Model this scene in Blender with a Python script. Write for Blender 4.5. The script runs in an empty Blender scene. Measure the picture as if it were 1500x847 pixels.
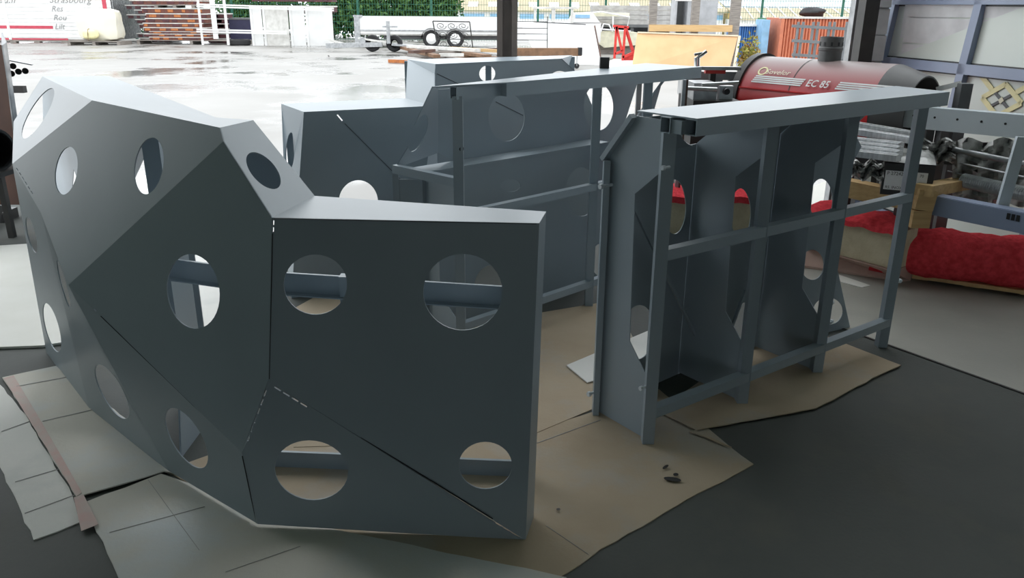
import bpy, math, random
from mathutils import Vector, Matrix
from mathutils.geometry import delaunay_2d_cdt
random.seed(7)
S = bpy.context.scene
COL = S.collection
V = Vector
# ------------------------------------------------------------------ camera, world, exposure
FPX, PITCH, ROLL, CAMH = 1180.0, math.radians(19.4), math.radians(0.4), 1.6
cam_d = bpy.data.cameras.new('camera'); cam = bpy.data.objects.new('camera', cam_d); COL.objects.link(cam)
cam_d.sensor_width = 36; cam_d.lens = FPX/1500*36; cam_d.clip_end = 500; cam_d.clip_start = .05
CM = Matrix.Translation((0, 0, CAMH)) @ Matrix.Rotation(math.pi/2-PITCH, 4, 'X') @ Matrix.Rotation(ROLL, 4, 'Z')
cam.matrix_world = CM; S.camera = cam
w = bpy.data.worlds.new('overcast_sky'); S.world = w; w.use_nodes = True
bg = w.node_tree.nodes['Background']; bg.inputs[0].default_value = (.93, .97, 1.0, 1); bg.inputs[1].default_value = 1.0
S.view_settings.view_transform = 'Standard'; S.view_settings.look = 'None'; S.view_settings.gamma = 1
S.view_settings.exposure = 1.42; S.view_settings.use_curve_mapping = False
# ------------------------------------------------------------------ measuring helpers (photo pixel -> point of the place)
O = V((0, 0, CAMH)); R3 = CM.to_3x3()
def ray(x, y): return R3 @ V(((x-750)/FPX, -(y-423.5)/FPX, -1))
def G(x, y, z=0.0):
    d = ray(x, y); return O + d*((z-CAMH)/d.z)
def AY(x, y, Y):
    d = ray(x, y); return O + d*(Y/d.y)
def AP(x, y, p, n):
    d = ray(x, y); return O + d*((p-O).dot(n)/d.dot(n))
def lerp(a, b, t): return a + (b-a)*t
# ------------------------------------------------------------------ materials
MATS = {}
def mat(name, col, rough=.6, metal=0, col2=None, scale=6, detail=5, contrast=.5, bump=0, bscale=40, spec=.5, stretch=(1,1,1), alpha=1, trans=0):
    m = bpy.data.materials.new(name); m.use_nodes = True; nt = m.node_tree; N = nt.nodes; L = nt.links
    b = N['Principled BSDF']
    b.inputs['Roughness'].default_value = rough; b.inputs['Metallic'].default_value = metal
    b.inputs['Specular IOR Level'].default_value = spec; b.inputs['Alpha'].default_value = alpha
    b.inputs['Transmission Weight'].default_value = trans
    tc = N.new('ShaderNodeTexCoord'); mp = N.new('ShaderNodeMapping'); mp.inputs['Scale'].default_value = stretch
    L.new(tc.outputs['Object'], mp.inputs[0])
    nz = N.new('ShaderNodeTexNoise'); nz.inputs['Scale'].default_value = scale; nz.inputs['Detail'].default_value = detail
    L.new(mp.outputs[0], nz.inputs['Vector'])
    if col2 is None: col2 = tuple(c*.82 for c in col)
    rp = N.new('ShaderNodeValToRGB'); e = rp.color_ramp.elements
    e[0].position = .5-contrast/2*.6; e[1].position = .5+contrast/2*.6
    e[0].color = (*col2, 1); e[1].color = (*col, 1)
    L.new(nz.outputs['Fac'], rp.inputs[0]); L.new(rp.outputs[0], b.inputs['Base Color'])
    if bump:
        n2 = N.new('ShaderNodeTexNoise'); n2.inputs['Scale'].default_value = bscale; n2.inputs['Detail'].default_value = 4
        L.new(mp.outputs[0], n2.inputs['Vector'])
        bp = N.new('ShaderNodeBump'); bp.inputs['Strength'].default_value = bump; bp.inputs['Distance'].default_value = .01
        L.new(n2.outputs['Fac'], bp.inputs['Height']); L.new(bp.outputs[0], b.inputs['Normal'])
    MATS[name] = m
    return m
mat('paint', (.30, .358, .40), .34, col2=(.285, .34, .38), scale=3, bump=.03, bscale=300, spec=.4)
mat('paint_light', (.60, .66, .70), .4, col2=(.55, .61, .65), scale=5)
mat('blackhole', (.012, .012, .014), .7)
mat('dark_steel', (.05, .048, .045), .5, .3, col2=(.03, .03, .03))
mat('brown_steel', (.13, .065, .045), .55, .1, col2=(.09, .05, .04), scale=4)
mat('column', (.26, .21, .185), .5, .1, col2=(.2, .165, .15), scale=4)
mat('galv', (.45, .46, .47), .4, .75, col2=(.3, .31, .32), scale=12)
mat('alu', (.72, .73, .74), .32, .85, col2=(.5, .51, .52), scale=8, stretch=(1, 8, 1))
mat('white', (.78, .78, .77), .5, col2=(.68, .68, .67), scale=2)
mat('whitedirty', (.72, .71, .68), .55, col2=(.5, .49, .46), scale=5, contrast=.7)
mat('offwhite', (.80, .76, .62), .8, col2=(.72, .70, .60), scale=3)
mat('rustred', (.19, .055, .035), .75, col2=(.10, .045, .035), scale=9)
mat('maroon', (.10, .03, .035), .7, col2=(.06, .025, .03), scale=5)
mat('orange_rust', (.50, .17, .04), .7, col2=(.3, .1, .04), scale=15)
mat('wood', (.62, .42, .20), .65, col2=(.52, .33, .15), scale=3, stretch=(1, 14, 14))
mat('woodgrey', (.30, .27, .24), .8, col2=(.18, .16, .145), scale=4, stretch=(1, 10, 10))
mat('woodrust', (.24, .13, .07), .75, col2=(.14, .08, .045), scale=5)
mat('ply', (.66, .42, .22), .6, col2=(.60, .36, .18), scale=2)
mat('plypale', (.75, .66, .5), .6, col2=(.68, .58, .42), scale=4)
mat('rubber', (.02, .02, .022), .8)
mat('navy', (.035, .035, .085), .6)
mat('red', (.60, .03, .03), .35, col2=(.52, .025, .028), scale=3)
mat('redframe', (.72, .05, .04), .5)
mat('carpet', (.85, .085, .105), .95, col2=(.66, .05, .065), scale=30, bump=.7, bscale=160, spec=.05)
mat('foam', (.60, .53, .38), .95, col2=(.5, .43, .3), scale=12, bump=.5, bscale=90, spec=.1)
mat('pinkboard', (.55, .38, .32), .85, col2=(.44, .3, .25), scale=6)
mat('black', (.018, .018, .02), .4, col2=(.012, .012, .013))
mat('label', (.9, .9, .92), .6)
mat('ink', (.03, .03, .035), .6)
mat('film', (.62, .62, .60), .25, col2=(.30, .30, .29), scale=10, bump=.6, bscale=14)
mat('blueframe', (.26, .31, .43), .35, col2=(.24, .29, .40))
mat('yellow', (.85, .78, .44), .5)
mat('cream', (.75, .72, .55), .5)
mat('green', (.02, .19, .075), .5, col2=(.015, .15, .06))
mat('fencegreen', (.02, .13, .085), .5)
mat('leaf', (.07, .16, .025), .7, col2=(.025, .075, .015), scale=4, contrast=.8)
mat('leaf2', (.24, .30, .05), .7, col2=(.30, .13, .03), scale=5, contrast=.6)
mat('orange', (.58, .19, .10), .6, col2=(.50, .155, .085))
mat('blue', (.07, .22, .52), .5, col2=(.06, .18, .44))
mat('bluepale', (.28, .50, .72), .6)
mat('roofbrown', (.42, .36, .24), .8, col2=(.36, .31, .21), scale=3)
mat('roofpale', (.55, .60, .66), .6)
mat('ochre', (.62, .47, .2), .8)
mat('concrete_block', (.42, .41, .40), .85, col2=(.32, .31, .3), scale=7)
mat('greycab', (.42, .43, .45), .55)
mat('greydark', (.13, .135, .14), .6)
mat('trellis', (.17, .18, .19), .6)
mat('winered', (.22, .11, .12), .42, col2=(.17, .12, .12), scale=2.2, contrast=.9)
mat('pipegrey', (.14, .14, .14), .5, .4)
mat('textgrey', (.30, .30, .30), .6)
mat('stripe', (.55, .06, .10), .5)
mat('tape', (.60, .40, .36), .7, col2=(.56, .47, .42), scale=14)
mat('pale_board', (.82, .81, .76), .8, col2=(.77, .76, .70), scale=3)
mat('lettering_white', (.85, .85, .85), .5)
mat('soil', (.2, .21, .13), .9)
mat('wall_bounce', (.38, .47, .40), .8, col2=(.32, .40, .34), scale=1.5)  # unseen walls, lightened and greened to tint the light they bounce
mat('roof_bounce', (.34, .41, .36), .8, col2=(.28, .35, .30), scale=1.5)  # unseen roof underside, lightened for the same bounced light
mat('sandwich', (.70, .71, .72), .5)
mat('faucet', (.8, .8, .8), .15, 1)
def glassmat():
    m = mat('glass', (.62, .67, .63), .28, col2=(.58, .63, .58), scale=1, spec=.6)
    b = m.node_tree.nodes['Principled BSDF']; b.inputs['Transmission Weight'].default_value = .0
glassmat()
def floor_mat(name, c1, c2, c3, rough, rough2, s1, s2, wet=.5, lo=.45, hi=.6):
    m = bpy.data.materials.new(name); m.use_nodes = True; nt = m.node_tree; N = nt.nodes; L = nt.links; b = N['Principled BSDF']
    tc = N.new('ShaderNodeTexCoord')
    def noise(s, d=6, off=0):
        mp = N.new('ShaderNodeMapping'); mp.inputs['Location'].default_value = (off, off*.7, 0); L.new(tc.outputs['Object'], mp.inputs[0])
        n = N.new('ShaderNodeTexNoise'); n.inputs['Scale'].default_value = s; n.inputs['Detail'].default_value = d; n.inputs['Roughness'].default_value = .6
        L.new(mp.outputs[0], n.inputs['Vector']); return n
    def ramp(n, a, c, ca, cb):
        r = N.new('ShaderNodeValToRGB'); r.color_ramp.elements[0].position = a; r.color_ramp.elements[1].position = c
        r.color_ramp.elements[0].color = ca; r.color_ramp.elements[1].color = cb; L.new(n.outputs['Fac'], r.inputs[0]); return r
    r1 = ramp(noise(s1), .35, .65, (*c1, 1), (*c2, 1))
    mk = ramp(noise(s2, 7, 5), lo, hi, (0, 0, 0, 1), (1, 1, 1, 1))
    mx = N.new('ShaderNodeMix'); mx.data_type = 'RGBA'
    L.new(mk.outputs[0], mx.inputs[0]); L.new(r1.outputs[0], mx.inputs[6]); mx.inputs[7].default_value = (*c3, 1)
    L.new(mx.outputs[2], b.inputs['Base Color'])
    mr = N.new('ShaderNodeMapRange'); mr.inputs[3].default_value = rough; mr.inputs[4].default_value = rough2
    L.new(mk.outputs[0], mr.inputs[0]); L.new(mr.outputs[0], b.inputs['Roughness'])
    n2 = noise(60, 4, 2); bp = N.new('ShaderNodeBump'); bp.inputs['Strength'].default_value = .12; bp.inputs['Distance'].default_value = .01
    L.new(n2.outputs['Fac'], bp.inputs['Height']); L.new(bp.outputs[0], b.inputs['Normal'])
    MATS[name] = m
floor_mat('floor', (.062, .070, .064), (.082, .088, .081), (.125, .12, .10), .7, .85, 1.1, 1.7, lo=.55, hi=.8)
floor_mat('yard', (.25, .24, .225), (.31, .30, .285), (.105, .097, .083), .55, .06, .35, .34, lo=.46, hi=.6)
floor_mat('cardboard_grey', (.62, .59, .52), (.67, .64, .57), (.60, .64, .65), .9, .7, 2.0, 1.5, lo=.42, hi=.62)
floor_mat('slab', (.34, .335, .30), (.39, .385, .345), (.44, .43, .38), .5, .7, 1.2, 2.2, lo=.5, hi=.8)
floor_mat('cardboard', (.44, .345, .24), (.49, .40, .29), (.42, .43, .42), .9, .7, 2.0, 1.5, lo=.5, hi=.72)
floor_mat('cardboard_pale', (.80, .79, .75), (.84, .82, .78), (.72, .72, .69), .9, .9, 2.0, 3, lo=.5, hi=.7)
# ------------------------------------------------------------------ object helpers
def setp(o, label=None, category=None, group=None, kind=None, cat=None):
    category = category or cat
    for k, v in (('label', label), ("category", category), ("group", group), ("kind", kind)):
        if v: o[k] = v
    return o
def thing(name, label, cat, loc, group=None):
    o = bpy.data.objects.new(name, None); COL.objects.link(o); o.empty_display_size = .1
    o.location = loc; return setp(o, label, cat, group)
class MB:
    def __init__(s): s.v = []; s.f = []; s.sm = False
    def add(s, vs, fs):
        b = len(s.v); s.v += [V(p) for p in vs]; s.f += [tuple(b+i for i in f) for f in fs]; return s
    def hexa(s, p): return s.add(p, [(0,3,2,1), (4,5,6,7), (0,1,5,4), (1,2,6,5), (2,3,7,6), (3,0,4,7)])
    def box(s, x0, x1, y0, y1, z0, z1):
        return s.hexa([(x0,y0,z0),(x1,y0,z0),(x1,y1,z0),(x0,y1,z0),(x0,y0,z1),(x1,y0,z1),(x1,y1,z1),(x0,y1,z1)])
    def obox(s, c, ex, ey, ez):
        c, ex, ey, ez = V(c), V(ex), V(ey), V(ez)
        return s.hexa([c-ex-ey-ez, c+ex-ey-ez, c+ex+ey-ez, c-ex+ey-ez, c-ex-ey+ez, c+ex-ey+ez, c+ex+ey+ez, c-ex+ey+ez])
    def beam(s, p, q, w, h, up=(0, 0, 1), open_ends=0):
        p, q = V(p), V(q); d = (q-p).normalized(); up = V(up)
        a = d.cross(up)
        if a.length < 1e-4: a = d.cross(V((1, 0, 0)))
        a.normalize(); u = a.cross(d).normalized(); a *= w/2; u *= h/2
        if not open_ends:
            return s.hexa([p-a-u, p+a-u, q+a-u, q-a-u, p-a+u, p+a+u, q+a+u, q-a+u])
        k = 1-open_ends; r = []
        for e in (p, q):
            r += [e-a-u, e+a-u, e+a+u, e-a+u]; r += [e-a*k-u*k, e+a*k-u*k, e+a*k+u*k, e-a*k+u*k]
        fs = []
        for i in range(4):
            j = (i+1) % 4
            fs += [(i, j, 8+j, 8+i), (4+j, 4+i, 12+i, 12+j), (j, i, 4+i, 4+j), (8+i, 8+j, 12+j, 12+i)]
        return s.add(r, fs)
    def tube(s, pts, r, n=8, cap=True, r2=None):
        pts = [V(p) for p in pts]; b = len(s.v); m = len(pts)
        for i, p in enumerate(pts):
            d = (pts[min(i+1, m-1)]-pts[max(i-1, 0)]).normalized()
            a = d.cross(V((0, 0, 1)))
            if a.length < .05: a = d.cross(V((1, 0, 0)))
            a.normalize(); u = a.cross(d)
            rr = r if r2 is None else r+(r2-r)*i/(m-1)
            for k in range(n):
                t = 2*math.pi*k/n; s.v.append(p+a*rr*math.cos(t)+u*rr*math.sin(t))
        for i in range(m-1):
            for k in range(n):
                k2 = (k+1) % n; s.f.append((b+i*n+k, b+i*n+k2, b+(i+1)*n+k2, b+(i+1)*n+k))
        if cap: s.f.append(tuple(b+k for k in range(n))[::-1]); s.f.append(tuple(b+(m-1)*n+k for k in range(n)))
        return s
    def lathe(s, o, ax, prof, n=32, a0=0, a1=2*math.pi):
        o, ax = V(o), V(ax).normalized(); a = ax.cross(V((0, 0, 1)))
        if a.length < .05: a = V((1, 0, 0))
        a.normalize(); u = a.cross(ax); b = len(s.v); full = abs(a1-a0-2*math.pi) < 1e-6; nn = n if full else n+1
        for (t, r) in prof:
            for k in range(nn):
                g = a0+(a1-a0)*k/n; s.v.append(o+ax*t+a*r*math.cos(g)+u*r*math.sin(g))
        for i in range(len(prof)-1):
            for k in range(n):
                k2 = (k+1) % nn; s.f.append((b+i*nn+k, b+i*nn+k2, b+(i+1)*nn+k2, b+(i+1)*nn+k))
        return s
    def prism(s, poly, ext):
        poly = [V(p) for p in poly]; ext = V(ext); n = len(poly); b = len(s.v)
        s.v += poly+[p+ext for p in poly]
        s.f.append(tuple(b+i for i in range(n))[::-1]); s.f.append(tuple(b+n+i for i in range(n)))
        for i in range(n):
            j = (i+1) % n; s.f.append((b+i, b+j, b+n+j, b+n+i))
        return s
    def sheet(s, poly, holes=(), t=.004):
        """flat steel sheet: outline of 3-D points, holes as lists of 3-D points, thickness away from the viewer"""
        poly = [V(p) for p in poly]; c = sum(poly, V())/len(poly); n = V()
        for i in range(len(poly)): n += (poly[i]-c).cross(poly[(i+1) % len(poly)]-c)
        n.normalize()
        if n.dot(O-c) < 0: n = -n
        a = n.orthogonal().normalized(); u = n.cross(a)
        loops = [poly]+[list(h) for h in holes]; P = []; E = []; L = []
        for lp in loops:
            b = len(P); P += lp; E += [(b+i, b+(i+1) % len(lp)) for i in range(len(lp))]; L.append((b, len(lp)))
        P2 = [V(((p-c).dot(a), (p-c).dot(u))) for p in P]
        vo, eo, fo, ov, oe, of = delaunay_2d_cdt(P2, E, [], 1, 1e-7)
        def inside(q, lp):
            r = False; m = len(lp)
            for i in range(m):
                p1, p2 = lp[i], lp[(i+1) % m]
                if (p1.y > q.y) != (p2.y > q.y) and q.x < (p2.x-p1.x)*(q.y-p1.y)/(p2.y-p1.y)+p1.x: r = not r
            return r
        lp2 = [P2[b:b+k] for b, k in L]
        pos = []
        for i, q in enumerate(vo):
            pos.append(P[ov[i][0]] if ov[i] else c+a*q.x+u*q.y)
        B = len(s.v); nv = len(pos); s.v += pos+[p-n*t for p in pos]
        keep = []
        for f in fo:
            q = sum((vo[i] for i in f), V((0, 0)))/len(f)
            if inside(q, lp2[0]) and not any(inside(q, h) for h in lp2[1:]): keep.append(tuple(f))
        cnt = {}
        for f in keep:
            for i in range(len(f)):
                cnt.setdefault((f[i], f[(i+1) % len(f)]), 0)
        for f in keep:
            if (pos[f[1]]-pos[f[0]]).cross(pos[f[2]]-pos[f[0]]).dot(n) < 0: f2 = f[::-1]
            else: f2 = f
            s.f.append(tuple(B+i for i in f2)); s.f.append(tuple(B+nv+i for i in f2[::-1]))
            for i in range(len(f2)):
                e = (f2[i], f2[(i+1) % len(f2)])
                if not ((e in cnt) and ((e[1], e[0]) in cnt)):
                    s.f.append((B+e[1], B+e[0], B+nv+e[0], B+nv+e[1]))
        return s
def build(name, mb, m, parent=None, smooth=False, **kw):
    """one mesh object; parts keep their thing's origin, a thing of one mesh gets its origin at its base"""
    me = bpy.data.meshes.new(name)
    if parent is not None:
        off = OFF[parent.name] if parent.name in OFF else parent.location.copy()
    else:
        xs = [p.x for p in mb.v]; ys = [p.y for p in mb.v]; zs = [p.z for p in mb.v]
        off = V(((min(xs)+max(xs))/2, (min(ys)+max(ys))/2, min(zs)))
    me.from_pydata([tuple(p-off) for p in mb.v], [], mb.f); me.validate(); me.update()
    me.materials.append(MATS[m] if isinstance(m, str) else m)
    if smooth:
        for p in me.polygons: p.use_smooth = True
        try: me.set_sharp_from_angle(angle=math.radians(35))
        except Exception: pass
    o = bpy.data.objects.new(name, me); COL.objects.link(o)
    if parent is not None:
        o.parent = parent; OFF[o.name] = off
    else: o.location = off
    return setp(o, **kw)
OFF = {}
def ell(cx, cy, rx, ry, rot=0, n=36):
    r = math.radians(rot)
    return [(cx+rx*math.cos(t)*math.cos(r)-ry*math.sin(t)*math.sin(r), cy+rx*math.cos(t)*math.sin(r)+ry*math.sin(t)*math.cos(r))
            for t in (2*math.pi*k/n for k in range(n))]
def dashes(a, b, dash=10, gap=4, wd=1.5):
    """slots along a seam, in photo pixels"""
    a, b = V(a), V(b); L = (b-a).length; d = (b-a)/L; nrm = V((-d.y, d.x))*wd/2; out = []; t = 0
    while t+dash <= L:
        p, q = a+d*t, a+d*(t+dash); out.append([p-nrm, q-nrm, q+nrm, p+nrm]); t += dash+gap
    return out
def seam(px, plane, parent, wpx=1.0):
    """thin black strip along a joint, standing in for slots with shade behind"""
    c, n = plane; n = n if n.dot(O-c) > 0 else -n; mb = MB()
    for a, b in zip(px[:-1], px[1:]):
        mb.beam(AP(*a, c, n)+n*.001, AP(*b, c, n)+n*.001, .003, .0022*wpx, up=n.cross(AP(*b, c, n)-AP(*a, c, n)))
    return build('seam', mb, 'blackhole', parent)
def plane_of(poly):
    poly = [V(p) for p in poly]; c = sum(poly, V())/len(poly); n = V()
    for i in range(len(poly)): n += (poly[i]-c).cross(poly[(i+1) % len(poly)]-c)
    return c, n.normalized()
def panel(name, poly, holes_px=(), t=.004, m='paint', parent=None, **kw):
    c, n = plane_of(poly)
    hs = [[AP(q[0], q[1], c, n) for q in h] for h in holes_px]
    o = build(name, MB().sheet(poly, hs, t), m, parent, **kw); flat_normals(o.data, n); return o
def flat_normals(me, n):
    ns = []
    for p in me.polygons:
        d = p.normal.dot(n); k = n if d > .8 else -n if d < -.8 else p.normal
        ns += [k.copy() for _ in p.loop_indices]
        p.use_smooth = True
    me.normals_split_custom_set([tuple(k) for k in ns])
def text(name, s, m, parent, origin, ex, ez, size, shear=0, wd=1.0, depth=.002, bold=0):
    cu = bpy.data.curves.new(name, 'FONT'); cu.body = s; cu.size = 1; cu.shear = shear; cu.extrude = 0; cu.resolution_u = 2; cu.offset = bold
    ob = bpy.data.objects.new(name, cu); COL.objects.link(ob); bpy.context.view_layer.update()
    me0 = bpy.data.meshes.new_from_object(ob); bpy.data.objects.remove(ob)
    ex, ez = V(ex).normalized(), V(ez).normalized(); n = ex.cross(ez)
    mb = MB(); mb.v = [V(origin)+ex*(v.co.x*size*wd)+ez*(v.co.y*size)+n*depth for v in me0.vertices]
    mb.f = [tuple(p.vertices) for p in me0.polygons]
    return build(name, mb, m, parent)
# ------------------------------------------------------------------ the setting
def struct(name, mb, m, label=None, parent=None):
    return build(name, mb, m, parent, kind=None if parent else 'structure', label=label)
EDGE = 6.6
fl = struct('floor', MB().box(-7, 9, -8, EDGE, -.12, 0), 'floor', 'dark grey concrete workshop floor with worn patches')
yd = struct('yard_ground', MB().box(-70, 90, EDGE, 48, -.14, -.005), 'yard', 'wet pale concrete yard with puddles outside the workshop')
struct('lower_ground', MB().box(-120, 160, 48, 160, -6.2, -6), 'soil', 'lower ground far beyond the fence')
ROOF = 5.15  # roof edge placed for the light it lets in, short of the columns
struct('ceiling', MB().box(-4.7, 9, -8, ROOF, 4.6, 4.75), 'roof_bounce', 'unseen workshop roof, stopped short of the columns to let in sky light')
struct('wall_back', MB().box(-4.7, -1.35, -8.2, -8, 0, 4.6).box(1.35, 9, -8.2, -8, 0, 4.6).box(-1.35, 1.35, -8.2, -8, 2.6, 4.6), 'wall_bounce', 'rear workshop wall behind the viewer, with an added gateway letting in light')  # gateway opening added to brighten the fronts that face the viewer
struct('rear_ground', MB().box(-40, 40, -60, -8, -.14, -.005), 'yard', 'added ground, unseen, outside the added rear gateway')  # unseen ground that goes with the added gateway
struct('wall_left', MB().box(-4.7, -4.5, -8, 3.9, 0, 4.6), 'wall_bounce', 'unseen workshop wall beyond the left edge, ended to limit side light')  # unseen; its end is placed to hold back light from the left
struct('trim_2', MB().box(-4.7, 9, 6.45, 6.6, 4.62, 4.9), 'dark_steel', 'dark steel eaves beam across the columns')

def dustmat():
    m = mat('heater_red', (.50, .035, .045), .38, col2=(.44, .03, .04), scale=3); nt = m.node_tree; N = nt.nodes; L = nt.links
    b = N['Principled BSDF']; old = b.inputs['Base Color'].links[0].from_socket
    g = N.new('ShaderNodeNewGeometry'); sx = N.new('ShaderNodeSeparateXYZ'); L.new(g.outputs['Normal'], sx.inputs[0])
    mr = N.new('ShaderNodeMapRange'); mr.inputs[1].default_value = .42; mr.inputs[2].default_value = .95; L.new(sx.outputs[2], mr.inputs[0])
    mx = N.new('ShaderNodeMix'); mx.data_type = 'RGBA'; L.new(mr.outputs[0], mx.inputs[0]); L.new(old, mx.inputs[6]); mx.inputs[7].default_value = (.29, .225, .22, 1)
    L.new(mx.outputs[2], b.inputs['Base Color'])
dustmat()
# ------------------------------------------------------------------ counter module A (nearest, faceted front towards the viewer)
def frame_tube(name, p, q, w, parent, h=None, **kw):
    return build(name, MB().beam(p, q, w, h or w), 'paint', parent, **kw)
def channel(name, p, q, h, d, parent, dirn):
    """pressed steel channel: upper lip, web, lower lip; dirn = horizontal direction the lips point to"""
    p, q, k = V(p), V(q), V(dirn).normalized()*d; z = V((0, 0, h/2)); t = .004; mb = MB()
    mb.beam(p, q, t, h)
    for s in (1, -1):
        kk = k*(.25 if s > 0 else .7); a, b = p+z*s+kk/2, q+z*s+kk/2
        mb.obox((a+b)/2, (b-a)/2, kk/2, V((0, 0, t/2)))
    return build(name, mb, 'paint', parent)
def bolt(p, axis, parent, r=.011, L=.05):
    ax = V(axis).normalized(); p = V(p); mb = MB()
    mb.lathe(p, ax, [(0, 0), (0, r*.55), (L, r*.55), (L, r), (L+.012, r), (L+.012, 0)], 6)
    return build('bolt', mb, 'paint_light', parent)
A5 = G(770, 792); A4 = G(378, 768, .016)
ATR = AY(790, 327, A5.y); ZL = ATR.z
A1 = G(398, 319, ZL); AGB = G(461, 287, ZL); ATRB = G(800, 310, ZL)
A2 = AY(393, 557, 2.178); A3 = AY(354, 663, 2.21); AW = AY(100, 418, 2.797)
AT1 = AY(322, 187, 2.355); AT1B = AY(371, 176, 2.545); AA = AY(327, 207, 2.318)
AT2 = AY(135, 147, 2.925); AT3 = AY(62, 112, 4.106); ZH = 1.257
AT3B = G(159, 111, AT3.z); ATM = G(316, 172, ZH)
AL0 = G(68, 517); AL1 = AY(18, 240, 3.304); AL2 = AY(20, 178, 3.923)
AB1 = G(131, 601); AB2 = G(247, 690, .016); AM = AY(60, 312, 3.029)
uA = thing('counter_module', 'nearest grey steel counter module with faceted front and round holes, standing on cardboard', 'bar counter', ((A5+AL0)/2).to_tuple(), 'grey painted counter modules')
hole = ell
panel('facet_panel', [A1, A2, A5, ATR], [hole(462, 417, 46.5, 44), hole(678, 428, 58, 56), hole(711, 682, 39, 34.5)] + dashes((400.8, 323), (400.2, 340), 7, 3, 1.8), parent=uA)
panel('facet_panel', [A2, A3, A4, A5], [hole(456, 689, 54, 43.5, 8)] + dashes((402, 567), (452, 598), 11, 4, 2) + dashes((726, 767), (758, 786), 9, 4, 1.6) + dashes((390, 572), (360, 655), 9, 5, 1.8), parent=uA)
panel('facet_panel', [AW, A3, A2, A1, AA], [hole(283, 427, 38.5, 55, -8)] + dashes((137, 452), (147, 462), 6, 4, 1.5), parent=uA)
panel('facet_panel', [AL1, AM, AW, AA, AT1, AT2], [hole(97, 250, 16, 35.5, 9), hole(218, 243, 21, 42, 9)] + dashes((24, 246), (50, 287), 5, 3, 1.1), parent=uA)
panel('facet_panel', [AL2, AL1, AT2, AT3], [hole(55.5, 166, 12, 42.5, 31)], parent=uA)
panel('facet_panel', [AT1, AT1B, AGB, A1, AA], [hole(386, 250, 17, 33, -42)], parent=uA)
panel('facet_panel', [AB2, A4, A3, AW], [hole(273, 642, 21.5, 50, -31)], parent=uA)
panel('facet_panel', [AB1, AB2, AW, AM], [hole(164, 574, 15, 45, -29), hole(93, 416, 4, 36, -15)], parent=uA)
panel('facet_panel', [AL0, AB1, AM, AL1], [hole(46, 344, 6, 27, -14), hole(76, 480, 10, 37, -15)], parent=uA)
build('top_plate', MB().prism([AT3, AT2, AT1, AT1B, ATM, AT3B], (0, 0, -.004)), 'paint', uA)
build('ledge', MB().prism([A1, AGB, ATRB, ATR], (0, 0, -.004)), 'paint', uA)
PR, PR2, PC = plane_of([A1, A2, A5, ATR]), plane_of([A2, A3, A4, A5]), plane_of([AW, A3, A2, A1, AA])
seam([(399.5, 342), (395, 555)], PR, uA); seam([(460, 598), (722, 760)], PR2, uA); seam([(355, 668), (376, 766)], PR2, uA, .8)
seam([(148, 463), (352, 660)], PC, uA, .7); seam([(402, 320), (786, 328)], PR, uA, .6)
panel('end_flange', [ATR, ATRB, A5+V((.028, .12, 0)), A5], parent=uA)
# back frame seen through the holes
fdir = (A4-A5).normalized(); nb = V((-fdir.y, fdir.x, 0));
if nb.y < 0: nb = -nb
def AF(px, py, d):
    c = A5+nb*d; return AP(px, py, c, nb)
r1, r2 = AF(405, 413, .36), AF(770, 436, .36)
channel('rail', r1, r2, .07, .045, uA, -nb)
rb = AF(246, 392, .47); channel('rail', r1, rb, .07, .045, uA, -nb)
r3, r4 = AF(380, 674, .36), AF(765, 712, .36)
r3.z = r4.z = .035; channel('rail', r3, r4, .07, .045, uA, -nb)
for q in (r4, lerp(r3, r4, .38), r3): 
    b0 = V((q.x, q.y, 0)); frame_tube('post', b0, b0+V((0, 0, r1.z+.03)), .04, uA)
pb = AY(231, 250, 3.25); frame_tube('post', V((pb.x, pb.y, 0)), V((pb.x, pb.y, ZH-.01)), .07, uA)
pc = AY(263, 640, 2.62); build('rib', MB().prism([V((pc.x-.01, pc.y, 0)), V((pc.x-.01, pc.y+.3, 0)), V((pc.x-.01, pc.y+.3, ZL*.9)), V((pc.x-.01, pc.y+.12, ZL*.9)), V((pc.x-.01, pc.y+.12, .5))], (.006, 0, 0)), 'paint', uA)
pd = AY(240, 430, 3.0); build('rib', MB().prism([V((pd.x, pd.y, 0)), V((pd.x+.12, pd.y+.05, 0)), V((pd.x+.12, pd.y+.05, .9)), V((pd.x, pd.y, .9))], (0, .006, 0)), 'paint', uA)
# ------------------------------------------------------------------ counter module D (right, open frame towards the viewer)
D0 = G(948, 648); D3 = G(1290, 507); eD = (D3-D0).normalized(); nD = V((-eD.y, eD.x, 0)); LD = (D3-D0).length
def onb(px, py, o, n): return AP(px, py, o, n)
def DL(s, d, z): return D0+eD*s+nD*d+V((0, 0, z))
sD = [0, (onb(1085, 592, D0, nD)-D0).dot(eD), (onb(1195, 544, D0, nD)-D0).dot(eD), LD]
ZD = 1.225
uD = thing('counter_module', 'open grey tube frame counter module with slab top, nearest the red carpet', 'bar counter', DL(LD/2, .15, 0).to_tuple(), 'grey painted counter modules')
for s in sD: frame_tube('post', DL(s, 0, 0), DL(s, 0, ZD-.028), .045, uD)
def railz(px, py): return onb(px, py, D0-nD*.02, nD)
zr = railz(968, 372).z; zr2 = railz(1332, 292).z; zm = (zr+zr2)/2
frame_tube('rail', DL(-.0, -.008, zm), DL(LD, -.008, zm), .04, uD)
zb = (railz(955, 600).z+railz(1300, 478).z)/2
frame_tube('rail', DL(0, -.008, zb), DL(LD, -.008, zb), .04, uD)
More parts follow.
